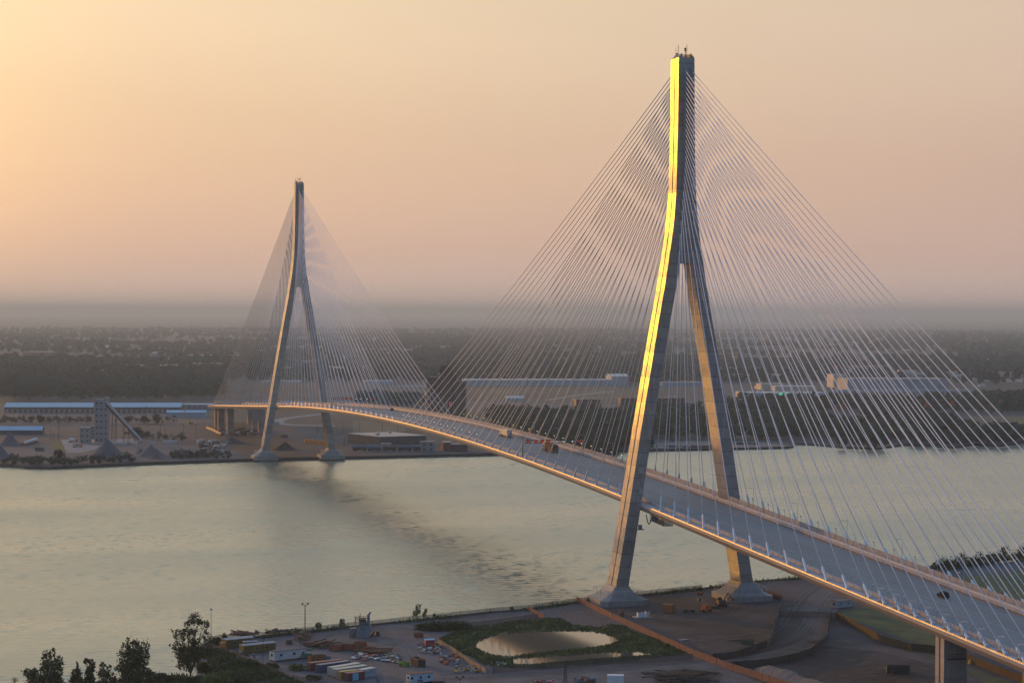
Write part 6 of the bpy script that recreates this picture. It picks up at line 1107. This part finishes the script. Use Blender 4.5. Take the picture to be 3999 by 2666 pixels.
for W_ in (W6,):
    for p in W_[::3][:60]: far_tree((p[0], p[1], GZ-.6), rnd.randrange(7), rnd.uniform(.22, .42), 'low green bush along the far quay below the gravel yard', 'bushes along the far quay')
far_tree(at('A', 535, 1425), 1, .85, 'pointed dark tree standing alone on the far quay', None)
for x, y, s in ((1265, 1195, 1.0), (370, 1065, .9), (1170, 1070, .7), (1330, 1068, .9), (1440, 1070, 1.0)): far_tree(at('A', x, y), rnd.randrange(7), s, 'single dark tree standing in the far rail yard', 'single trees in the far rail yard')
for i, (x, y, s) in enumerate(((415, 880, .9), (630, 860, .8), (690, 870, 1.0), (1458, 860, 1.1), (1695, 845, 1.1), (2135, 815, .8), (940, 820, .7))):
    P_ = at('E', x, y); t = thing('tree', 'tree painted sunlit orange among the dark trees on the right', 'tree', P_, 'trees painted sunlit orange on the far bank'); t.scale = (s*.8, s*.8, s*1.1)
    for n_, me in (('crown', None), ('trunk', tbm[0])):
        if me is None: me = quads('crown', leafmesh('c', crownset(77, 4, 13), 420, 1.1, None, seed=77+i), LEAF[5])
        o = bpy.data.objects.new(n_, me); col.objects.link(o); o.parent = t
def mergewood(name, label, pts, sc, nq=110, qs=1.7, m=LEAF[3], h0=13):
    base = []
    for k in range(6): base.append(leafmesh('x', crownset(k+60, h0*.48, h0), nq, qs, None, seed=k+90))
    out_ = []
    for i, p in enumerate(pts):
        s = rnd.uniform(*sc); a_ = rnd.uniform(0, 6.28); v = base[i % 6]; c_, s_ = cos(a_)*s, sin(a_)*s; out_.append(np.stack([v[:, 0]*c_-v[:, 1]*s_+p[0], v[:, 0]*s_+v[:, 1]*c_+p[1], v[:, 2]*s+GZ], 1))
    o = bpy.data.objects.new(name, quads(name, np.concatenate(out_), m)); col.objects.link(o); return tag(o, label, 'woodland', kind='stuff')
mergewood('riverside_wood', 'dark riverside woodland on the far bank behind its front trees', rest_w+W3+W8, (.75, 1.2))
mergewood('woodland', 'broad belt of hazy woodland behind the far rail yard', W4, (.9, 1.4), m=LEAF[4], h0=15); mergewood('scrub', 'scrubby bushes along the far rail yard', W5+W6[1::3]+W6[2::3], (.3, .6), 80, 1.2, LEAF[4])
# suburb to the horizon: trees thinning with distance, roofs between
vl, vr = YAW+R(15.5), YAW-R(17); pts = []; r0 = 3500.
while len(pts) < 12500:
    u = rnd.random(); d_ = r0*(15000/r0)**(u**.9); a_ = rnd.uniform(vr, vl); X, Y = CAM[0]+d_*cos(a_), CAM[1]+d_*sin(a_)
    if sin(X*.0021+1)+sin(Y*.0027+X*.0009)+.8*sin(Y*.008-X*.003)+rnd.uniform(-1.2, 1.2) > -.75: pts.append((X, Y))
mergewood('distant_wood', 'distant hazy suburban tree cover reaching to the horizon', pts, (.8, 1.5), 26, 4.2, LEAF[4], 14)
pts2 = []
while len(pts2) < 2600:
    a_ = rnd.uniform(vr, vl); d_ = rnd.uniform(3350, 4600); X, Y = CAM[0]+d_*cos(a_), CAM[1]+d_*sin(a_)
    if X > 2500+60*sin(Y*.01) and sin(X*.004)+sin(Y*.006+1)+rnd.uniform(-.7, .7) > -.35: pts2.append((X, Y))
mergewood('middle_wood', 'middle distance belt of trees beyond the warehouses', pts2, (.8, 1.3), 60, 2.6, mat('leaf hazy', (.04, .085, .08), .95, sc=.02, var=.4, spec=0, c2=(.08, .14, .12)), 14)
pk = 0
fm = [WHW, PKR, GRW, BRW, LIT, BRK]
def hamlet(X, Y, l, dep, h_, rz, wm_, rm_, label, group):
    t = thing('distant_building', label, 'building', (X, Y, GZ), group); t.rotation_euler = (0, 0, rz); t['_o'] = [0, 0, 0]; b = MB(); b.box((0, 0, 0), (l, dep, h_)); b.build('wall', wm_, t); b = MB()
    if l < 30: b.loft([[(x, -dep/2-.5, h_), (x, 0, h_+3), (x, dep/2+.5, h_)] for x in (-l/2-.5, l/2+.5)])
    else: b.box((0, 0, h_), (l+1, dep+1, .8))
    b.build('roof', rm_, t)
for k in range(150):
    a_ = rnd.uniform(vr, vl); d_ = 3600*(9000/3600)**rnd.random(); big_ = rnd.random() < .35
    hamlet(CAM[0]+d_*cos(a_), CAM[1]+d_*sin(a_), rnd.uniform(50, 160) if big_ else rnd.uniform(14, 26), rnd.uniform(20, 50) if big_ else 12, rnd.uniform(9, 15) if big_ else 8, YAW+pi/2+rnd.uniform(-.3, .3), rnd.choice(fm), rnd.choice([PKR, WHW, GRR, BRW]), 'pale hazy flat roofed block far off among the trees' if big_ else 'small hazy pitched roof house far off among the trees', 'distant hazy blocks' if big_ else 'distant hazy houses')

# ------------------------------------------------------------------ haze
HZ = 64000.
b = MB(); b.hexa([(-9000, -HZ, 3.0), (HZ, -HZ, 3.0), (HZ, HZ, 3.0), (-9000, HZ, 3.0), (-9000, -HZ, 236), (HZ, -HZ, 236), (HZ, HZ, 236), (-9000, HZ, 236)])
hm = bpy.data.materials.new('haze air'); hm.use_nodes = True; t = hm.node_tree; t.nodes.clear(); o_ = t.nodes.new('ShaderNodeOutputMaterial'); v_ = t.nodes.new('ShaderNodeVolumePrincipled'); t.links.new(v_.outputs[0], o_.inputs['Volume'])
v_.inputs['Color'].default_value = (.73, .90, 1.0, 1); v_.inputs['Density'].default_value = .78e-4; v_.inputs['Anisotropy'].default_value = .2
hz = b.build('haze', hm); tag(hz, kind='stuff')
for o in tmpoff:
    if '_o' in o: del o['_o']
